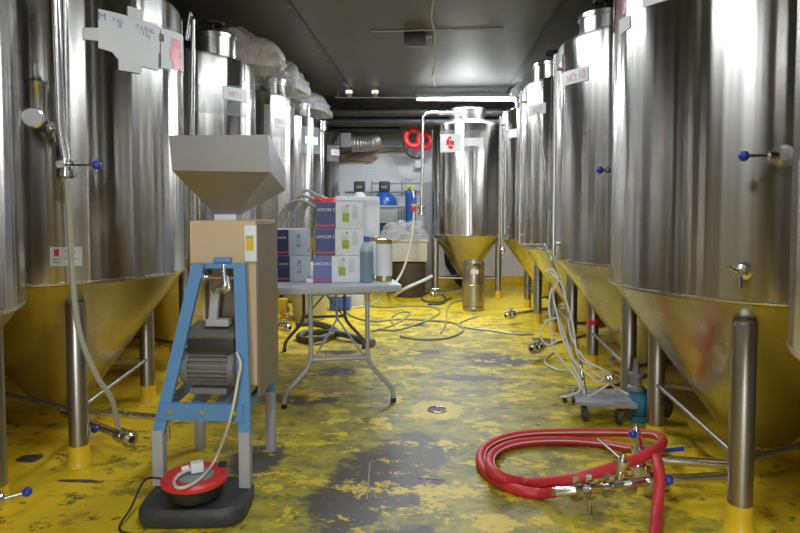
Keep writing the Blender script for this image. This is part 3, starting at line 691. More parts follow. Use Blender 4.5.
# black slab, reel
bm = MB(); N_ = 40
def sup(a, rx, ry, e=.42): return Vector((rx * math.copysign(abs(math.cos(a)) ** e, math.cos(a)), ry * math.copysign(abs(math.sin(a)) ** e, math.sin(a)), 0))
bm.skin([[bm.bm.verts.new(Vector((-.97, 2.40, z_)) + sup(2 * PI * i / N_, .212 * k_, .158 * k_)) for i in range(N_)] for k_, z_ in ((.9, 0), (.97, .008), (1, .025), (1, zs - .022), (.975, zs - .008), (.93, zs), (.88, zs - .003), (.5, zs - .002))])
o = obj('rubber_block', bm, 'slab', origin=(-.97, 2.40, 0)); o.rotation_euler.z = .09
tag(o, 'scuffed black rounded block on the floor under the blue stand and cable reel', 'block')
rc = Vector((-.97, 2.36, zs))
t = thing('cable_reel', 'red-topped cable reel lying on the black block', 'cable reel', rc)
obj('drum', MB().lathe((rc.x, rc.y, 0), [(.06, zs + .0005), (.10, zs + .012), (.112, zs + .04), (.118, zs + .07)], 40), 'black', t)
obj('red_rim', MB().lathe((rc.x, rc.y, 0), [(.118, zs + .066), (.128, zs + .07), (.130, zs + .085), (.12, zs + .095), (.075, zs + .092), (.07, zs + .08)], 48), 'red', t, label='red plastic rim')
obj('socket_plate', MB().lathe((rc.x, rc.y, 0), [(.074, zs + .08), (.074, zs + .094), (.066, zs + .097)], 32), 'grey', t)
obj('handle_clip', MB().box((rc.x + .085, rc.y + .085, zs + .10), (.03, .03, .02), bev=.005), 'black', t)
t = thing('power_cable', 'white power cable looping from the mill motor down to the red reel', 'cable', (rc.x, rc.y, zs + .1))
pl = Vector((rc.x, rc.y + .005, zs + .118))
obj('cord', MB().tube([(-.845, 2.53, .63), (-.825, 2.47, .635), (-.80, 2.435, .60), D(238, 380, 2.42), D(230, 420, 2.38), G(216, 458, .20), G(203, 476, .185), G(188, 486, .18), G(177, 487.5, .18), G(174.5, 481, .18), G(181, 473.5, .19), pl], .0062, 10, 8), 'cable', t)
obj('plug', MB().box(pl + Vector((.008, 0, .005)), (.05, .04, .04), rz=.5, bev=.008).cyl(pl + Vector((-.02, -.01, .005)), pl + Vector((-.045, -.02, .0)), .011), 'white', t, label='white plug')
tag(obj('thin_cord', MB().tube([rc + Vector((-.10, -.03, .075)), rc + Vector((-.15, -.01, .078)), rc + Vector((-.21, -.0, .06)), rc + Vector((-.235, -.06, -.02)), rc + Vector((-.24, -.14, -zs + .006)), rc + Vector((-.1, -.17, -zs + .006)), rc + Vector((.1, -.165, -zs + .006)), rc + Vector((.22, -.15, -zs + .006)), rc + Vector((.33, -.21, -zs + .006))], .0045, 8, 8), 'black'), 'thin black cord running from the red reel around the black block', 'cable')

# ------------------------------------------------------------ folding table
TH = math.radians(14); ax = Vector((-math.sin(TH), math.cos(TH), 0)); px_ = Vector((math.cos(TH), math.sin(TH), 0))
T0 = Vector((-.605, 3.775, 0)); LT = 1.52
def tp(u, v, z): return T0 + px_ * u + ax * v + Vector((0, 0, z))
t = thing('folding_table', 'grey-white folding table with bent tube legs in the aisle', 'table', T0)
ZT = .765
obj('tabletop', MB().box(tp(0, LT / 2 + .03, ZT - .0225), (.77, LT + .24, .045), rz=TH, bev=.014), 'tabletop', t)
for v, mt in ((0, 'tableleg'), (LT, 'shadedleg')):
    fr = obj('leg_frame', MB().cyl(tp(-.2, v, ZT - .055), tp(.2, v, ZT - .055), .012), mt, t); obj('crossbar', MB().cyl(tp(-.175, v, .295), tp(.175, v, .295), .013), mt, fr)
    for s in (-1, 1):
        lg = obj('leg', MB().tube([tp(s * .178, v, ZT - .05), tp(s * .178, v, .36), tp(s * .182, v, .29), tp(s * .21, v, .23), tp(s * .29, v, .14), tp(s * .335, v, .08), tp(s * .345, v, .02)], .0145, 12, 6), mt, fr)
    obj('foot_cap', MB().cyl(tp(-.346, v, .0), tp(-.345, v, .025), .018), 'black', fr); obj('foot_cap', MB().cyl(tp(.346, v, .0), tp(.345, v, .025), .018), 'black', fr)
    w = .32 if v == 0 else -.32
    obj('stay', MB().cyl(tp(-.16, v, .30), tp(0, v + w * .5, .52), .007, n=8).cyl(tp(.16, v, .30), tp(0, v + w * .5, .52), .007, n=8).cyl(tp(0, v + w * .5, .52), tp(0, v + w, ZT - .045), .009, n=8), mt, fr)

# cartons
def carton(x0, x1, yf, depth, z0, h, blue_w, panel, face, label, style, group):
    c = ((x0 + x1) / 2, yf + depth / 2, z0)
    t = thing('carton', label, 'box', c, group)
    obj('body', MB().box((c[0], c[1], z0 + h / 2), (x1 - x0, depth, h - .002), bev=.002), face, t)
    xb = x0 + blue_w
    bp = obj('blue_panel', MB().box(((x0 + xb) / 2 - .001, yf - .001, z0 + h / 2), (blue_w, .004, h - .004)), panel, t, False, label='printed blue part of the box')
    obj('red_band', MB().box(((x0 + xb) / 2, yf - .0035, z0 + h * .12), (blue_w, .002, h * .07)), 'redprint', bp, False)
    if style == 'hop':
        text_flat('AMCOR', .027, (x0 + blue_w * .42, yf - .0045, z0 + h * .70), 0, bp, 'white', .95)
        text_flat('>', .027, (x0 + blue_w * .78, yf - .0045, z0 + h * .70), 0, bp, 'red', .9)
        text_flat('C', .027, (x0 + blue_w * .92, yf - .0045, z0 + h * .70), 0, bp, 'white', .9)
        w = x1 - xb
        obj('hop_picture', MB().box((xb + w * .36, yf - .002, z0 + h * .42), (w * .24, .006, h * .32), bev=.001), 'green', t, label='green hop picture')
        obj('glass_picture', MB().box((xb + w * .34, yf - .0015, z0 + h * .60), (w * .24, .003, h * .55), bev=.001), 'palegreen', t)
        obj('bottle_picture', MB().box((xb + w * .70, yf - .002, z0 + h * .62), (w * .20, .003, h * .45), bev=.001).box((xb + w * .70, yf - .002, z0 + h * .88), (w * .08, .003, h * .10)), 'paleblue', t)
        obj('dark_mark', MB().box((xb + w * .42, yf - .0035, z0 + h * .86), (w * .08, .003, h * .07), ry=.4), 'grey', t)
        text_flat('HOPS', .012, (xb + w * .45, yf - .003, z0 + h * .14), 0, t, 'grey') if False else None
    else:
        text_flat('AMCOR', .018, (x0 + blue_w * .5, yf - .0045, z0 + h * .68), 0, bp, 'white', .9)
        w = x1 - xb
        obj('bottle_picture', MB().box((xb + w * .45, yf - .002, z0 + h * .55), (w * .16, .003, h * .42), bev=.001).box((xb + w * .45, yf - .002, z0 + h * .79), (w * .09, .003, h * .07)), 'lightnavy', t)
        obj('bottle_picture_label', MB().box((xb + w * .45, yf - .004, z0 + h * .55), (w * .10, .002, h * .30)), 'greybox', t)
        obj('dark_mark', MB().box((x1 - .014, yf - .0025, z0 + h * .2), (.008, .002, h * .10)), 'redprint', t)
    t.rotation_euler.z = math.atan2(-c[0], c[1]) * .95
yc = 3.86; z = ZT + .0005; hh = .1725
def X_(px): return D(px, 250, yc).x
carton(X_(310), X_(356), yc, .30, z, hh, .118, 'lightnavy', 'whitebox', 'bottom carton of the right stack, faded blue and white with green hop picture', 'hop', 'cartons stacked on the table')
carton(X_(312.5), X_(360), yc + .005, .30, z + hh, hh, .125, 'navy', 'whitebox', 'middle carton of the three with green hop pictures on the table', 'hop', 'cartons stacked on the table')
carton(X_(313), X_(359.5), yc + .01, .30, z + 2 * hh, hh, .125, 'navy', 'whitebox', 'topmost carton of the three with green hop pictures on the table', 'hop', 'cartons stacked on the table')
carton(X_(272), X_(304.5), yc + .03, .28, z, hh * .985, .078, 'darknavy', 'greybox', 'lower carton of the left pair, dark blue and pale grey, beside the mill', 'plain', 'cartons stacked on the table')
carton(X_(269), X_(304), yc + .035, .28, z + hh * .985, hh * .985, .09, 'darknavy', 'greybox', 'upper carton of the left pair, under the grey hoses', 'plain', 'cartons stacked on the table')
t = thing('large_carton', 'tall plain white carton behind the stack with hop pictures', 'box', (-.61, 4.42, ZT))
obj('body', MB().box((D(354, 240, 4.44).x, 4.44, ZT + .275), (.37, .26, .55), rz=.03, bev=.003), 'whitebox', t)
t.rotation_euler.z = .10
obj('lid_flap', MB().box((D(356, 200, 4.3).x, 4.30, ZT + .545), (.30, .012, .03), rz=.03, bev=.003), 'white', t)
tag(obj('red_wrapper', lump((-.74, 4.02, ZT + 3 * hh + .008), (.075, .05, .022), 21, amp=.5, zf=-.3), 'red'), 'crumpled red wrapper on top of the highest hop carton', 'wrapper')
tag(obj('paper_scrap', MB().box((-.805, 3.86, ZT + .014), (.045, .05, .026), bev=.004), 'whitebox'), 'small white box between the two carton stacks', 'box')
# bottle
p = D(366.5, 282, 3.90); bx, by = p.x, p.y
t = thing('bottle', 'plastic bottle of blue-grey liquid with blue cap on the table', 'bottle', (bx, by, ZT))
obj('liquid_body', MB().lathe((bx, by, 0), [(.038, ZT), (.044, ZT + .01), (.044, ZT + .20)], 28), 'liquid', t)
obj('neck', MB().lathe((bx, by, 0), [(.044, ZT + .20), (.043, ZT + .215), (.034, ZT + .24), (.018, ZT + .262), (.016, ZT + .27)], 28), 'bottleclear', t)
obj('cap', MB().lathe((bx, by, 0), [(.02, ZT + .262), (.02, ZT + .295), (.017, ZT + .298)], 20), 'bottleblue', t, label='blue screw cap')
for (pxx, YY, r, h, lab) in ((384, 4.0, .054, .275, 'white labelled tin with gold rims on the right end of the table'), (375.5, 4.10, .045, .285, 'narrow gold-edged tin squeezed between the blue bottle and wider tin')):
    p = D(pxx, 282, YY)
    t = thing('tin', lab, 'tin', (p.x, p.y, ZT))
    obj('can', MB().lathe((p.x, p.y, 0), [(r, ZT), (r + .003, ZT + .004), (r, ZT + .01), (r, ZT + h - .01), (r + .003, ZT + h - .004), (r, ZT + h), (r - .008, ZT + h - .004)], 32), 'gold', t)
    obj('paper_wrap', MB().lathe((p.x, p.y, 0), [(r + .001, ZT + .035), (r + .001, ZT + h - .03)], 32, caps=False), 'white', t, label='white paper wrap')
# hoses on the left pair of cartons
zt = ZT + 2 * hh * .985
for i in range(5):
    x = -1.05 + .03 * i; yo = 3.99 + .03 * i; k = .035 * (i % 3); L0 = (5 - i) * .012
    pts = [(x, yo - .02, zt + .014), (x + .01, yo, zt + .055), (x + .045, yo + .02, zt + .14 + k * .3), (x + .10, yo + .05, zt + .185 + k), (x + .17, yo + .08, zt + .18 + k - .01 * i), (x + .22 + L0, yo + .11, zt + .11 + k), (x + .245 + L0, yo + .13, zt + .02), (x + .25 + L0, yo + .13, zt - .09)]
    ho = tag(obj('ribbed_hose', MB().tube(pts, .0095, 10, 10, ribs=1), 'greyhose'), 'grey ribbed hose of the bunch arched over the left pair of cartons', 'hose', 'grey hoses over the cartons')

# ------------------------------------------------------------ under the table / middle floor
p = G(339.5, 311); 
t = thing('jug', 'white plastic jug with blue lower half on the floor beyond the table', 'jug', p)
obj('lower_body', MB().box((p.x, p.y + .09, .085), (.25, .18, .17), bev=.03), 'bottleblue', t, label='blue label band')
up = obj('upper_body', MB().box((p.x, p.y + .09, .25), (.248, .178, .16), bev=.03), 'whitebox', t)
obj('cap', MB().cyl((p.x + .05, p.y + .09, .32), (p.x + .05, p.y + .09, .36), .03), 'bottleblue', up)
p = G(356, 307)
t = thing('jug', 'plain grey-white jug right of the blue and white one', 'jug', p)
obj('body', MB().box((p.x, p.y + .09, .16), (.17, .18, .31), bev=.035), 'whitebox', t)
obj('cap', MB().cyl((p.x, p.y + .09, .31), (p.x, p.y + .09, .35), .025), 'bottleblue', t)
p = G(306, 322)
t = thing('tub', 'wide milky plastic tub on the floor under the table', 'tub', p)
obj('body', MB().lathe((p.x, p.y + .2, 0), [(.17, 0.001), (.185, .02), (.205, .30), (.20, .305), (.195, .30), (.176, .03)], 36, caps=True), 'tub', t)
obj('rim', MB().torus((p.x, p.y + .2, .30), (0, 0, 1), .206, .009), 'tub', t)
hp2 = [G(296, 324, .03), G(313, 323, .03), G(328, 326.5, .03), G(336, 332, .04), G(322, 338, .05), G(306, 340, .03), G(299, 336.5, .03), G(306, 332.5, .03), G(322, 332, .03), G(343, 334.5, .055), G(359, 339, .03), G(371.5, 343, .03)]
t = thing('suction_hose', 'thick dark ribbed hose curled on the floor beneath the table', 'hose', hp2[5])
obj('tube', MB().tube(hp2, .027, 12, 14, ribs=1), 'darkhose', t)
e = hp2[-1]; obj('coupling', MB().prof(e - Vector((.03, -.02, 0)), (1, -.5, 0), [(0, .03), (.02, .042), (.05, .042), (.06, .03)]), 'motor', t)
# yellow small machine left of table (seen between)
p = G(283, 318)
t = thing('yellow_fitting', 'small yellow valve with steel couplings on the floor, just right of mill', 'valve', p)
obj('body', MB().box((p.x, p.y, .16), (.10, .10, .13), bev=.02).cyl((p.x, p.y, 0), (p.x, p.y, .12), .03), 'yellowplastic', t)
obj('coupling', MB().prof((p.x - .12, p.y, .08), (1, 0, .1), [(0, .02), (0, .04), (.03, .04), (.03, .025), (.15, .025), (.15, .045), (.18, .045), (.2, .02)]).cyl((p.x, p.y, .07), (p.x + .15, p.y - .1, .03), .018), 'chrome', t)

# hoses lying on the aisle
def floor_hose(pts, r, mat, lab, name='hose'):
    P = [G(a, b2, r + .001 + (c[0] if c else 0)) for a, b2, *c in pts]
    return tag(obj(name, MB().tube(P, r, 8, 8), mat, origin=P[0]), lab, 'hose')
floor_hose([(356, 303), (380, 307), (405, 306), (430, 306.5), (440, 311), (432, 318), (414, 325), (395, 330), (378, 329)], .011, 'olivecable', 'olive hose in the widest loop on the aisle floor behind the table')
floor_hose([(400, 336), (420, 339), (445, 338), (460, 333), (462, 327), (450, 322), (425, 320), (400, 319), (372, 321), (352, 316), (345, 310)], .011, 'olivecable', 'olive hose looping closest to the front, beside the table leg')
floor_hose([(371, 331), (390, 326), (402, 320), (410, 313), (402, 312), (392, 317), (393, 324)], .010, 'olivecable', 'short curl of olive hose inside the floor loops')
floor_hose([(478, 316), (466, 320), (458, 325), (470, 328), (495, 331), (515, 334), (534, 334)], .009, 'clearhose', 'pale hose running from behind the keg to the right tank valves')
floor_hose([(451, 298), (440, 302), (425, 301), (422, 296), (430, 292), (441, 294), (446, 300), (440, 304), (428, 304)], .012, 'darkhose', 'dark coiled hose at the foot of the narrow back tank')
floor_hose([(463, 300), (452, 303), (447, 310), (446, 322), (441, 333)], .009, 'olivecable', 'olive hose running from the keg toward the camera')

# keg
kp = G(474, 311.5); kx, ky = kp.x, kp.y + .13
t = thing('keg', 'slim steel keg standing on the yellow floor in front of the narrow tank', 'keg', (kx, ky, 0))
obj('body', MB().lathe((kx, ky, 0), [(.11, .001), (.128, .006), (.132, .02), (.132, .045), (.125, .055), (.133, .065), (.133, .30), (.137, .305), (.137, .315), (.133, .32), (.133, .50), (.128, .515), (.133, .53), (.133, .595), (.128, .61), (.12, .61), (.118, .56), (.02, .555)], 44), 'keg', t)
obj('hand_slot', MB().box((kx + .03, ky - .134, .565), (.085, .012, .03), bev=.005), 'black', t)
obj('neck_fitting', MB().cyl((kx, ky, .55), (kx, ky, .60), .03), 'chrome', t)
obj('sticker', MB().box((kx + .005, ky - .1345, .48), (.09, .006, .055)), 'white', t, label='white sticker')

# ------------------------------------------------------------ red hose + manifold
zc = .095
mpts = [G(556, 492, .07), G(590, 488.5, zc), G(640, 482, zc), G(680, 487.5 - 2, zc), G(736, 476, zc)]
t = thing('valve_manifold', 'stainless pipe manifold with blue-knobbed valves at the end of the red hose', 'pipe', (mpts[2].x, mpts[2].y, 0))
obj('lower_pipe', MB().tube([mpts[0], mpts[1], mpts[2], mpts[4]], .021, 14, 4), 'chrome', t)
up0, up1 = G(640, 458, zc), G(733, 465, zc)
obj('upper_pipe', MB().tube([up0, up1], .021, 14, 1), 'chrome', t)
dd = (mpts[2] - mpts[1]).normalized()
for q in (G(575, 490, zc - .01), G(588, 488.5, zc), G(606, 486.5, zc), G(628, 484, zc), G(648, 481, zc)):
    obj('clamp', MB().prof(q - dd * .01, dd, [(0, .021), (.0, .044), (.024, .044), (.024, .021)]).box(q + Vector((0, 0, .046)), (.022, .02, .03)), 'chrome', t)
obj('hose_tail', MB().prof(mpts[0] - Vector((.02, 0, 0)), dd, [(0, .017), (.06, .017), (.075, .026), (.1, .026), (.13, .021)]), 'chrome', t)
# clamp bolts frame
obj('tie_frame', MB().tube([G(590, 488, .13), G(612, 486, .13)], .006, 8, 1).tube([G(588, 494, .045), G(612, 492, .045)], .006, 8, 1).cyl(G(612, 486, .13), G(612, 492, .04), .006, n=8), 'chrome', t)
v1 = obj('valve', MB().prof(G(618, 483, zc), (.15, .0, 1), [(0, .02), (.035, .02), (.035, .034), (.055, .034), (.055, .026), (.08, .026), (.08, .034), (.1, .034), (.1, .015), (.13, .012)]), 'chrome', t)
b0 = G(618, 483, zc) + Vector((.015, 0, .10))
obj('lever', MB().tube([b0, b0 + Vector((-.09, .05, .07))], .006, 8, 1), 'chrome', v1)
vb = (up0 + G(643, 481, zc)) / 2
obj('valve', MB().prof(up0, mpts[2] - up0, [(0, .022), (.02, .034), (.04, .034), (.04, .026), (.12, .026), (.12, .034), (.14, .034), (.16, .022)]), 'chrome', t)
v2 = obj('valve', MB().prof(up0 + Vector((-.0, 0, 0)), (-.15, 0, 1), [(0, .025), (.03, .034), (.05, .034), (.05, .02), (.12, .02), (.13, .012), (.16, .01)]), 'chrome', t)
kb = D(633, 434, up0.y - .02)
obj('lever', MB().tube([up0 + Vector((-.02, 0, .15)), kb], .006, 8, 1), 'chrome', v2); obj('lever_knob', MB().sph(kb, .019), 'ball', v2, label='round blue knob')
kb = G(668, 480, .115); obj('end_knob', MB().sph(kb, .022), 'ball', t, label='round blue knob')
q = G(662, 450, .12); obj('blue_grip', MB().cyl(G(666, 450.5, .11), G(683, 449, .11), .010, n=10).cyl(G(650, 452, .11), G(666, 450.5, .11), .006, n=8).cyl(G(650, 452, .11), up0, .006, n=8), 'ball', t, label='blue lever grip')
# foot props
obj('foot', MB().cyl((mpts[1].x, mpts[1].y, 0), mpts[1], .012), 'chrome', t); obj('foot', MB().cyl((up1.x, up1.y, 0), up1, .012), 'chrome', t)
r = .0225
raw = [(556, 492, .035), (540, 493.5, 0), (522, 491, 0), (500, 483, 0), (484, 470, 0), (480, 458, 0), (486, 447, 0), (502, 439, 0), (528, 434, 0), (566, 432.5, 0), (606, 432.5, .01), (634, 433, .02), (652, 434.5, .04), (661, 438, .09), (662, 444, .14), (652, 452, .165), (632, 461, .15), (602, 471, .125), (574, 478, .10), (548, 482, .05), (526, 482.5, .0), (504, 478, .035), (491, 469, .055), (490, 458, .03), (498, 450, .0), (514, 444, .0), (540, 441, .0), (572, 441, .0), (604, 444, .0), (628, 448.5, .05), (645, 450, .10), (655, 457, .15), (659, 470, .145), (659, 490, .08), (657, 512, .02), (655, 533, 0), (652, 560, 0), (640, 620, 0)]
P = [G(a, b2, r + c) for a, b2, c in raw]
t = thing('red_hose', 'thick red hose coiled on the floor at front right, joined to the manifold', 'hose', (P[5].x, P[5].y, 0))
obj('tube', MB().tube(P, r, 16, 10), 'hose', t)
def offset_path(P, side, up, sub=10):
    Q = catmull(P, sub); out = []
    for i, p in enumerate(Q):
        d = (Q[min(i + 1, len(Q) - 1)] - Q[max(i - 1, 0)]).normalized(); n = Vector((-d.y, d.x, 0)).normalized()
        out.append(p + (n * math.cos(up) * side + Vector((0, 0, 1)) * math.sin(up)) * r * .985)
    return out
Q = offset_path(P, -1, .35)
obj('pale_stripe', MB().tube(Q[30:135], .004, 8, 1), 'stripe', t, label='pale stripe along the hose'); 
Q = offset_path(P, -1, .35)
obj('pale_stripe', MB().tube(Q[215:300], .004, 8, 1), 'stripe', t, label='pale stripe along the hose')

# ------------------------------------------------------------ dolly, rod, cables, pump
c0 = G(602, 412, .0)
cx, cy = 1.0, 3.65
t = thing('dolly', 'low grey dolly on black castors beside the right tanks', 'dolly', (cx, cy, 0))
obj('deck', MB().box((cx, cy, .115), (.34, .30, .022), rz=-.15, bev=.007), 'grey', t)
for dx, dy in ((-.13, -.08), (.05, -.13), (-.09, .11), (.13, .10)):
    q = Vector((cx + dx, cy + dy, 0))
    cs = obj('castor', MB().bar(q + Vector((-.02, 0, .045)), q + Vector((-.02, 0, .105)), .004, .035).bar(q + Vector((.02, 0, .045)), q + Vector((.02, 0, .105)), .004, .035).box(q + Vector((0, 0, .102)), (.05, .05, .006)), 'chrome', t)
    obj('wheel', MB().prof(q + Vector((-.014, 0, .044)), (1, 0, 0), [(0, .03), (.003, .042), (.014, .0435), (.025, .042), (.028, .03)], 24), 'castor', cs)
top_ = D(545, 245.5, 4.42)
tag(obj('steel_lance', MB().tube([D(522, 244, 4.42), D(533, 244.5, 4.42), D(542, 245, 4.42), D(546, 248, 4.41), D(560, 285, 4.25), D(575, 335, 4.0), Vector((.90, 3.68, .13))], .0105, 10, 4), 'pipe'), 'thin bent steel pipe leaning over the dolly against a right tank', 'pipe')
def hang(pts, lab, r=.0065, mat='cable'):
    return tag(obj('hanging_cable', MB().tube([D(a, b2, Y) for a, b2, Y in pts], r, 8, 8), mat), lab, 'cable', 'ivory cables draped on the bent steel pipe')
hang([(545, 272, 4.32), (553, 270, 4.3), (558, 280, 4.22), (553, 292, 4.2), (556, 310, 4.1), (563, 330, 4.0), (572, 355, 3.9), (580, 378, 3.75), (586, 396, 3.66), (603, 388, 3.6), (614, 378, 3.62), (602, 369, 3.64), (588, 362, 3.68), (577, 350, 3.75)], 'ivory cable twisting down the bent pipe and looping over the dolly')
hang([(549, 271, 4.33), (561, 283, 4.2), (566, 300, 4.12), (572, 320, 4.05), (575, 340, 3.95), (578, 356, 3.82), (589, 365, 3.72), (600, 368, 3.68), (604, 376, 3.64), (598, 382, 3.62), (585, 372, 3.66), (572, 358, 3.8), (562, 336, 3.95), (556, 310, 4.08)], 'ivory cable crossing over itself halfway down the bent pipe')
hang([(552, 288, 4.2), (549, 305, 4.1), (552, 330, 3.98), (553, 347, 3.92), (563, 362, 3.85), (576, 378, 3.75), (580, 390, 3.66), (571, 395, 3.62), (560, 397, 3.62)], 'ivory cable falling furthest left from the bent pipe to the floor')
hang([(568, 318, 4.05), (571, 336, 4.0), (583, 358, 3.85), (593, 372, 3.7), (606, 381, 3.66), (620, 390, 3.68), (634, 397, 3.62), (652, 401, 3.66)], 'ivory cable stretched from the bunch to the blue pump')
hang([(556, 318, 4.0), (546, 322, 3.98), (541, 336, 3.94), (548, 345, 3.92), (562, 340, 3.95), (570, 352, 3.88), (575, 370, 3.78), (584, 386, 3.70)], 'ivory cable with a wide loop low on the left of the bunch')
P = [G(553, 352, .01), G(545, 360, .01), G(549, 366, .01), G(562, 371, .01), G(573, 368, .03)]
tag(obj('floor_cable', MB().tube(P, .007, 8, 8), 'cable'), 'short ivory cable curling on the floor left of the dolly', 'cable')

pc = Vector((1.25, 3.60, 0))
t = thing('pump', 'small blue pump with black end behind a right tank leg', 'pump', pc)
obj('motor', MB().prof(pc + Vector((-.11, 0, .10)), (1, 0, 0), [(0, .06), (.01, .085), (.12, .085), (.13, .06)], 28).box(pc + Vector((-.05, 0, .02)), (.13, .13, .038), bev=.006), 'pumpblue', t)
obj('end_cover', MB().prof(pc + Vector((.02, 0, .10)), (1, 0, 0), [(0, .06), (.0, .08), (.08, .08), (.095, .06)], 28), 'black', t, label='black end cover')
obj('head', MB().lathe((pc.x - .08, pc.y, 0), [(.05, .18), (.05, .20), (.035, .21), (.035, .26), (.045, .262), (.045, .28), (.02, .285), (.014, .34), (.014, .36)], 24), 'motor', t)
valve(G(612, 379, .26) * 1.0, (1, .1, 0), (0, 0, 1), TANKS['R2']['o'], .7)

# ------------------------------------------------------------ back of the room
# pipes under ceiling
def hpipe(px0, px1, py, Y, r, mat, lab, name='ceiling_pipe'):
    a, b2 = D(px0, py, Y), D(px1, py, Y)
    t = thing(name, lab, 'pipe', a)
    obj('tube', MB().cyl(a, b2, r, n=18), mat, t)
    q = MB()
    for k in range(3):
        c_ = a.lerp(b2, .15 + .35 * k); q.cyl((c_.x, c_.y, c_.z), (c_.x, c_.y, ZC), .008, n=8).torus(c_, (1, 0, 0), r + .004, .006, 20, 6)
    obj('hanger', q, 'bakery', t)
hpipe(322, 560, 112, 9.0, .065, 'bakery', 'upper thick black pipe under the ceiling at the back')
hpipe(322, 545, 121.5, 9.2, .075, 'bakery', 'lower thick black pipe under the ceiling at the back')
hpipe(322, 400, 130, 9.62, .05, 'bakery', 'short thick black pipe above the foil duct at the back')
# conduit with drop lights
t = thing('light_rail', 'thin cable rail with two small lamps under the ceiling at the back', 'light rail', D(345, 97, 8.2))
obj('rail', MB().cyl(D(335, 97.5, 8.2), D(420, 97.5, 8.2), .008, n=8), 'grey', t)
for pxx in (349, 375):
    lm = obj('lamp', MB().cyl(D(pxx, 93.5, 8.2), D(pxx, 97.5, 8.2), .03, n=12), 'grey', t)
    obj('bulb', MB().cyl(D(pxx, 90.5, 8.2), D(pxx, 93.5, 8.2), .045, n=12), 'bulb', lm)
obj('hanger', MB().cyl(D(338, 97.5, 8.2), (D(338, 97.5, 8.2).x, 8.2, ZC), .005, n=8).cyl(D(418, 97.5, 8.2), (D(418, 97.5, 8.2).x, 8.2, ZC), .005, n=8), 'grey', t)
# fluorescent tube
a, b2 = D(417, 99, 8.3), D(521, 99.5, 8.3)
t = thing('fluorescent_lamp', 'lit white fluorescent tube under the ceiling above the narrow back tank', 'lamp', a.lerp(b2, .5))
obj('housing', MB().box(a.lerp(b2, .5) + Vector((0, 0, .045)), ((b2 - a).length + .04, .09, .04)), 'grey', t)
obj('tube', MB().cyl(a, b2, .020, n=14), 'tube', t)
obj('rod', MB().cyl((a.x + .2, 8.3, a.z + .05), (a.x + .2, 8.3, ZC), .006, n=8).cyl((b2.x - .2, 8.3, a.z + .05), (b2.x - .2, 8.3, ZC), .006, n=8), 'grey', t)
a, b2 = D(425, 111, 9.6), D(463, 109.5, 9.6)
# junction box and sealant line on ceiling
q = D(415, 41, 5.75)
t = thing('ceiling_box', 'small black lamp box fixed to the black ceiling above the aisle', 'ceiling lamp', (q.x, q.y, ZC))
obj('case', MB().box((q.x, q.y, ZC - .055), (.20, .14, .10), bev=.008), 'black', t)
obj('mount', MB().box((q.x + .06, q.y + .05, ZC - .012), (.2, .05, .022), bev=.004), 'grey', t)
pts = [Vector((-.03 + .015 * math.sin(i * 1.7), 4.3 + i * .32, ZC - .012)) for i in range(13)]
tag(obj('ceiling_cable', MB().tube(pts, .009, 8, 6), 'paleglue'), 'pale lumpy cable running along the black ceiling over the aisle', 'cable')
pts = [Vector((-.6 + i * .2, 5.62 + .01 * math.sin(i * 2), ZC - .008)) for i in range(7)]
tag(obj('ceiling_cable', MB().tube(pts, .006, 8, 4), 'paleglue'), 'thin pale cross cable on the ceiling by the lamp box', 'cable')

# duct
a = D(352, 144, 9.6)
t = thing('duct', 'short crinkled foil duct on the back wall under black pipes', 'duct', a)
obj('tube', MB().tube([a, D(362, 144, 9.6), D(370, 143, 9.62), D(376, 141, 9.7)], .115, 20, 8, ribs=1), 'duct', t)
obj('collar', MB().box(D(347, 141, 9.6), (.16, .3, .22), bev=.01), 'grey', t)
tag(obj('foam_patch', lump(D(357, 158, 9.96), (.26, .08, .12), 33, amp=.5), 'foam'), 'brown foam patch on the wall below the foil duct', 'foam')
tag(obj('foam_patch', lump(D(385, 150, 9.95), (.40, .05, .05), 35, amp=.5), 'foam'), 'streak of brown foam along the wall right of the foil duct', 'foam')
# red reel on wall
c_ = D(413.5, 138, 9.5)
t = thing('wall_hose_reel', 'red hose reel hanging high on the back wall', 'hose reel', c_)
obj('ring', MB().torus(c_, (.25, -1, .1), .125, .05, 36, 12), 'red', t)
obj('ring', MB().torus(c_ + Vector((.17, .06, -.03)), (.6, -1, .1), .11, .045, 36, 12), 'red', t)
obj('bracket', MB().box((c_.x + .1, 9.75, c_.z), (.1, .5, .06), bev=.005), 'grey', t)
obj('hose_tail', MB().tube([c_ + Vector((-.16, -.02, -.08)), c_ + Vector((-.1, -.04, -.24)), c_ + Vector((.05, -.05, -.32)), c_ + Vector((.14, -.04, -.27))], .014, 8, 8), 'black', t)
tag(obj('white_box', MB().box(D(418.5, 160, 9.93), (.11, .14, .26), bev=.01), 'whitebox'), 'slim white box on the back wall below the red hose reel', 'box')

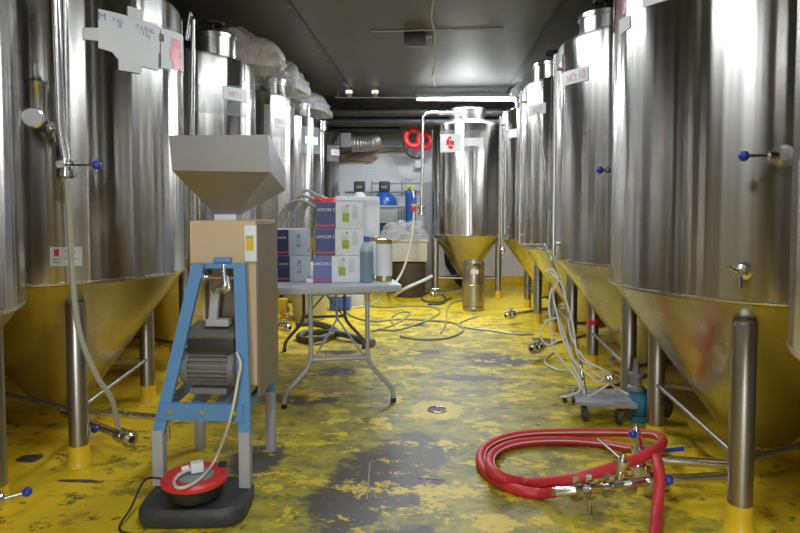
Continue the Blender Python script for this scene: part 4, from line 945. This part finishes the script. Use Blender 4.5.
# filters on a rack
t = thing('pipe_rack', 'wall pipework with two rails behind the blue water filters', 'pipe rack', D(390, 192, 9.7))
obj('rail', MB().cyl(D(345, 192.5, 9.7), D(435, 191.5, 9.7), .018, n=10), 'grey', t)
obj('rail', MB().cyl(D(372, 183.5, 9.75), D(432, 183.5, 9.75), .014, n=10), 'grey', t)
for q_ in (372, 402, 432): obj('upright', MB().cyl(D(q_, 181, 9.75), D(q_, 194, 9.72), .014, n=10), 'grey', t)
for pxx, col, lab in ((359.5, 'whitebox', 'water softener with black control head, left of the pair at the back wall'), (384.5, 'filterblue', 'water softener with black control head and blue dome at the back wall')):
    Y = 9.45; top = D(pxx, 192, Y); zb = 0.0
    t = thing('water_softener', lab, 'water softener', (top.x, Y, 0))
    r_ = .20 if col == 'filterblue' else .14
    obj('tank', MB().lathe((top.x, Y, 0), [(r_, 0), (r_, top.z - .20), (r_ * .9, top.z - .10), (r_ * .6, top.z - .03), (.06, top.z)], 32), col, t)
    hd = obj('control_head', MB().box((top.x, Y, top.z + .085), (.17, .14, .16), bev=.025), 'black', t)
    obj('display', MB().box((top.x, Y - .072, top.z + .075), (.09, .008, .04), bev=.002), 'motor', hd)
# grey shelf unit
a = D(378, 207, 9.0); b2 = D(406, 223, 9.0)
t = thing('shelf_cabinet', 'grey metal cabinet in front of the blue domed softener at back', 'cabinet', ((a.x + b2.x) / 2, 9.05, 0))
obj('top_case', MB().box(((a.x + b2.x) / 2, 9.1, (a.z + b2.z) / 2), (b2.x - a.x, .16, a.z - b2.z), bev=.006), 'grey', t)
obj('top_board', MB().box(((a.x + b2.x) / 2 - .05, 9.1, a.z + .012), (b2.x - a.x + .1, .2, .02)), 'greypaint', t)
obj('lower_case', MB().box(((a.x + b2.x) / 2, 9.12, b2.z / 2), (b2.x - a.x - .02, .12, b2.z)), 'darknavy', t)
for i in range(3): obj('slot', MB().box((b2.x - .03 - i * .04, 9.018, (a.z + b2.z) / 2), (.014, .006, .15)), 'black', t)
# filter housing
c_ = D(410.5, 210, 8.85)
t = thing('filter_housing', 'tall blue cylindrical filter housing left of narrow back tank', 'filter', (c_.x, 8.85, 0))
z0_, z1_ = D(410, 232, 8.85).z, D(410, 194, 8.85).z
obj('bowl', MB().lathe((c_.x, 8.85, 0), [(.05, z0_), (.07, z0_ + .03), (.078, z1_ - .04), (.085, z1_)], 28), 'filterblue', t)
obj('head', MB().lathe((c_.x, 8.85, 0), [(.09, z1_), (.09, z1_ + .05), (.03, z1_ + .07)], 28), 'bottleblue', t)
obj('green_fitting', MB().sph(D(409, 187, 8.8), .035).tube([D(406, 191, 8.78), D(409, 186, 8.78), D(415, 188, 8.78), D(413, 193, 8.78)], .014, 8, 5), 'green', t, label='lime green fitting')
obj('bracket', MB().box((c_.x, 9.4, z1_ + .02), (.05, 1.1, .05)), 'grey', t)
# hanging controller on white cable
c_ = D(414, 203, 8.0)
t = thing('hanging_plug', 'blue, orange and red connector hanging on a white cable by the back tank', 'connector', c_)
obj('body', MB().cyl(c_, c_ + Vector((0, 0, -.10)), .034), 'red', t); obj('sleeve', MB().cyl(c_ + Vector((0, 0, 0)), c_ + Vector((0, 0, .07)), .036), 'filterblue', t, label='blue sleeve')
obj('ring', MB().cyl(c_ + Vector((0, 0, -.04)), c_ + Vector((0, 0, -.015)), .038), 'orange', t, label='orange ring')
obj('hook_cable', MB().tube([c_ + Vector((0, 0, .07)), D(413, 192, 8.2), D(411, 188, 8.75)], .01, 8, 6), 'cable', t)
tag(obj('white_cable', MB().tube([c_ + Vector((0, 0, -.10)), D(412.5, 232, 7.95), D(408, 255, 7.9), D(402, 272, 7.8), D(393, 286, 7.65), G(386, 292, .012), G(372, 304, .012), G(340, 309, .012)], .014, 8, 8), 'cable'), 'white cable falling from the coloured connector to the floor', 'cable')
tag(obj('white_pipe', MB().tube([G(394, 296, .02), D(404, 289, 8.0), D(422, 281, 8.1), D(432, 276, 8.2)], .02, 8, 4), 'whitebox'), 'pale pipe slanting up from the floor beside the beige bin', 'pipe')
# bin with bag
c_ = D(409, 270, 8.45)
t = thing('bin', 'beige tub on a dark brown barrel near the back wall', 'bin', (c_.x, 8.55, 0))
zt_ = D(409, 240, 8.4).z; zm_ = D(409, 262, 8.4).z
obj('barrel', MB().lathe((c_.x, 8.6, 0), [(.20, 0), (.22, .05), (.22, zm_ - .02)], 32), 'brown', t)
obj('tub', MB().box((c_.x, 8.6, (zt_ + zm_) / 2), (.52, .40, zt_ - zm_), bev=.04), 'beige', t)
obj('rim', MB().box((c_.x, 8.6, zt_ - .01), (.55, .43, .03), bev=.01), 'beige', t)
tag(obj('plastic_bag', lump((c_.x - .07, 8.6, zt_ + .05), (.33, .22, .22), 41, amp=.35, zf=-.35), 'bag'), 'big crumpled clear plastic bag on top of the beige tub', 'plastic bag')
c_ = D(398, 232, 8.9)
# grey pillar pipes beside the tank
tag(obj('wall_column', MB().box(D(427.5, 200, 9.3) * 1.0 + Vector((0, 0, -.55)), (.12, .12, 1.6), bev=.006), 'grey'), 'grey upright post behind the feed pipe left of narrow tank', 'post')
# dark hose behind tank K
tag(obj('black_hose', MB().tube([D(447, 245, 9.3), D(448, 262, 9.3), D(452, 270, 9.25), D(458, 280, 9.2), G(466, 288, .05)], .05, 10, 6), 'black'), 'thick black hose behind the legs of narrow back tank', 'hose')
# left edge machine
c_ = D(6, 368, 4.4)
t = thing('floor_pump', 'black pump on a low base, half hidden behind the far left tank', 'pump', (c_.x, 4.4, 0))
obj('motor', MB().prof((c_.x - .12, 4.4, .15), (1, 0, 0), [(0, .06), (.01, .09), (.17, .09), (.19, .05)], 24), 'black', t)
obj('head', MB().sph((c_.x - .02, 4.4, .30), .07).cyl((c_.x - .02, 4.4, .2), (c_.x - .02, 4.4, .36), .03), 'beige', t)
obj('base', MB().box((c_.x - .05, 4.4, .03), (.36, .22, .05), bev=.006), 'brown', t)
obj('outlet_pipe', MB().cyl((c_.x, 4.36, .1), (c_.x + .32, 4.30, .12), .014), 'pipe', t)

# ------------------------------------------------------------ lights
def area(loc, rot, size, power, col=(1, 1, 1), sy=None):
    l = bpy.data.lights.new('lamp', 'AREA'); l.shape = 'RECTANGLE'; l.size = size; l.size_y = sy or size; l.energy = power; l.color = col
    o = bpy.data.objects.new('lamp', l); C.objects.link(o); o.location = loc; o.rotation_euler = rot; return o
cw = (0.90, 0.96, 1.0)
area((0.45, 8.3, D(470, 99, 8.3).z - .035), (0, 0, 0), 1.3, 70, cw, .08)          # back tube
area((-0.35, 6.6, 2.80), (0, 0, 0), .3, 36, cw, 1.2)
area((-0.2, 4.1, 2.82), (0, 0, 0), .16, 17, cw, 1.2)
area((-0.1, 1.2, 2.82), (0, 0, 0), .16, 19, cw, 1.3)
area((0.0, -1.8, 2.82), (0, 0, 0), .16, 22, cw, 1.3)
area((0.1, YF + .12, 1.35), (PI / 2, 0, 0), .9, 75, (0.95, 0.98, 1), 2.3)        # tall area light for the unseen bright source behind the camera
w = bpy.data.worlds.new('world'); sc.world = w; w.use_nodes = True
w.node_tree.nodes['Background'].inputs[0].default_value = (.5, .55, .6, 1); w.node_tree.nodes['Background'].inputs[1].default_value = 0.05
sc.view_settings.view_transform = 'Standard'; sc.view_settings.look = 'None'
sc.view_settings.exposure = 0.48; sc.view_settings.gamma = 1.08
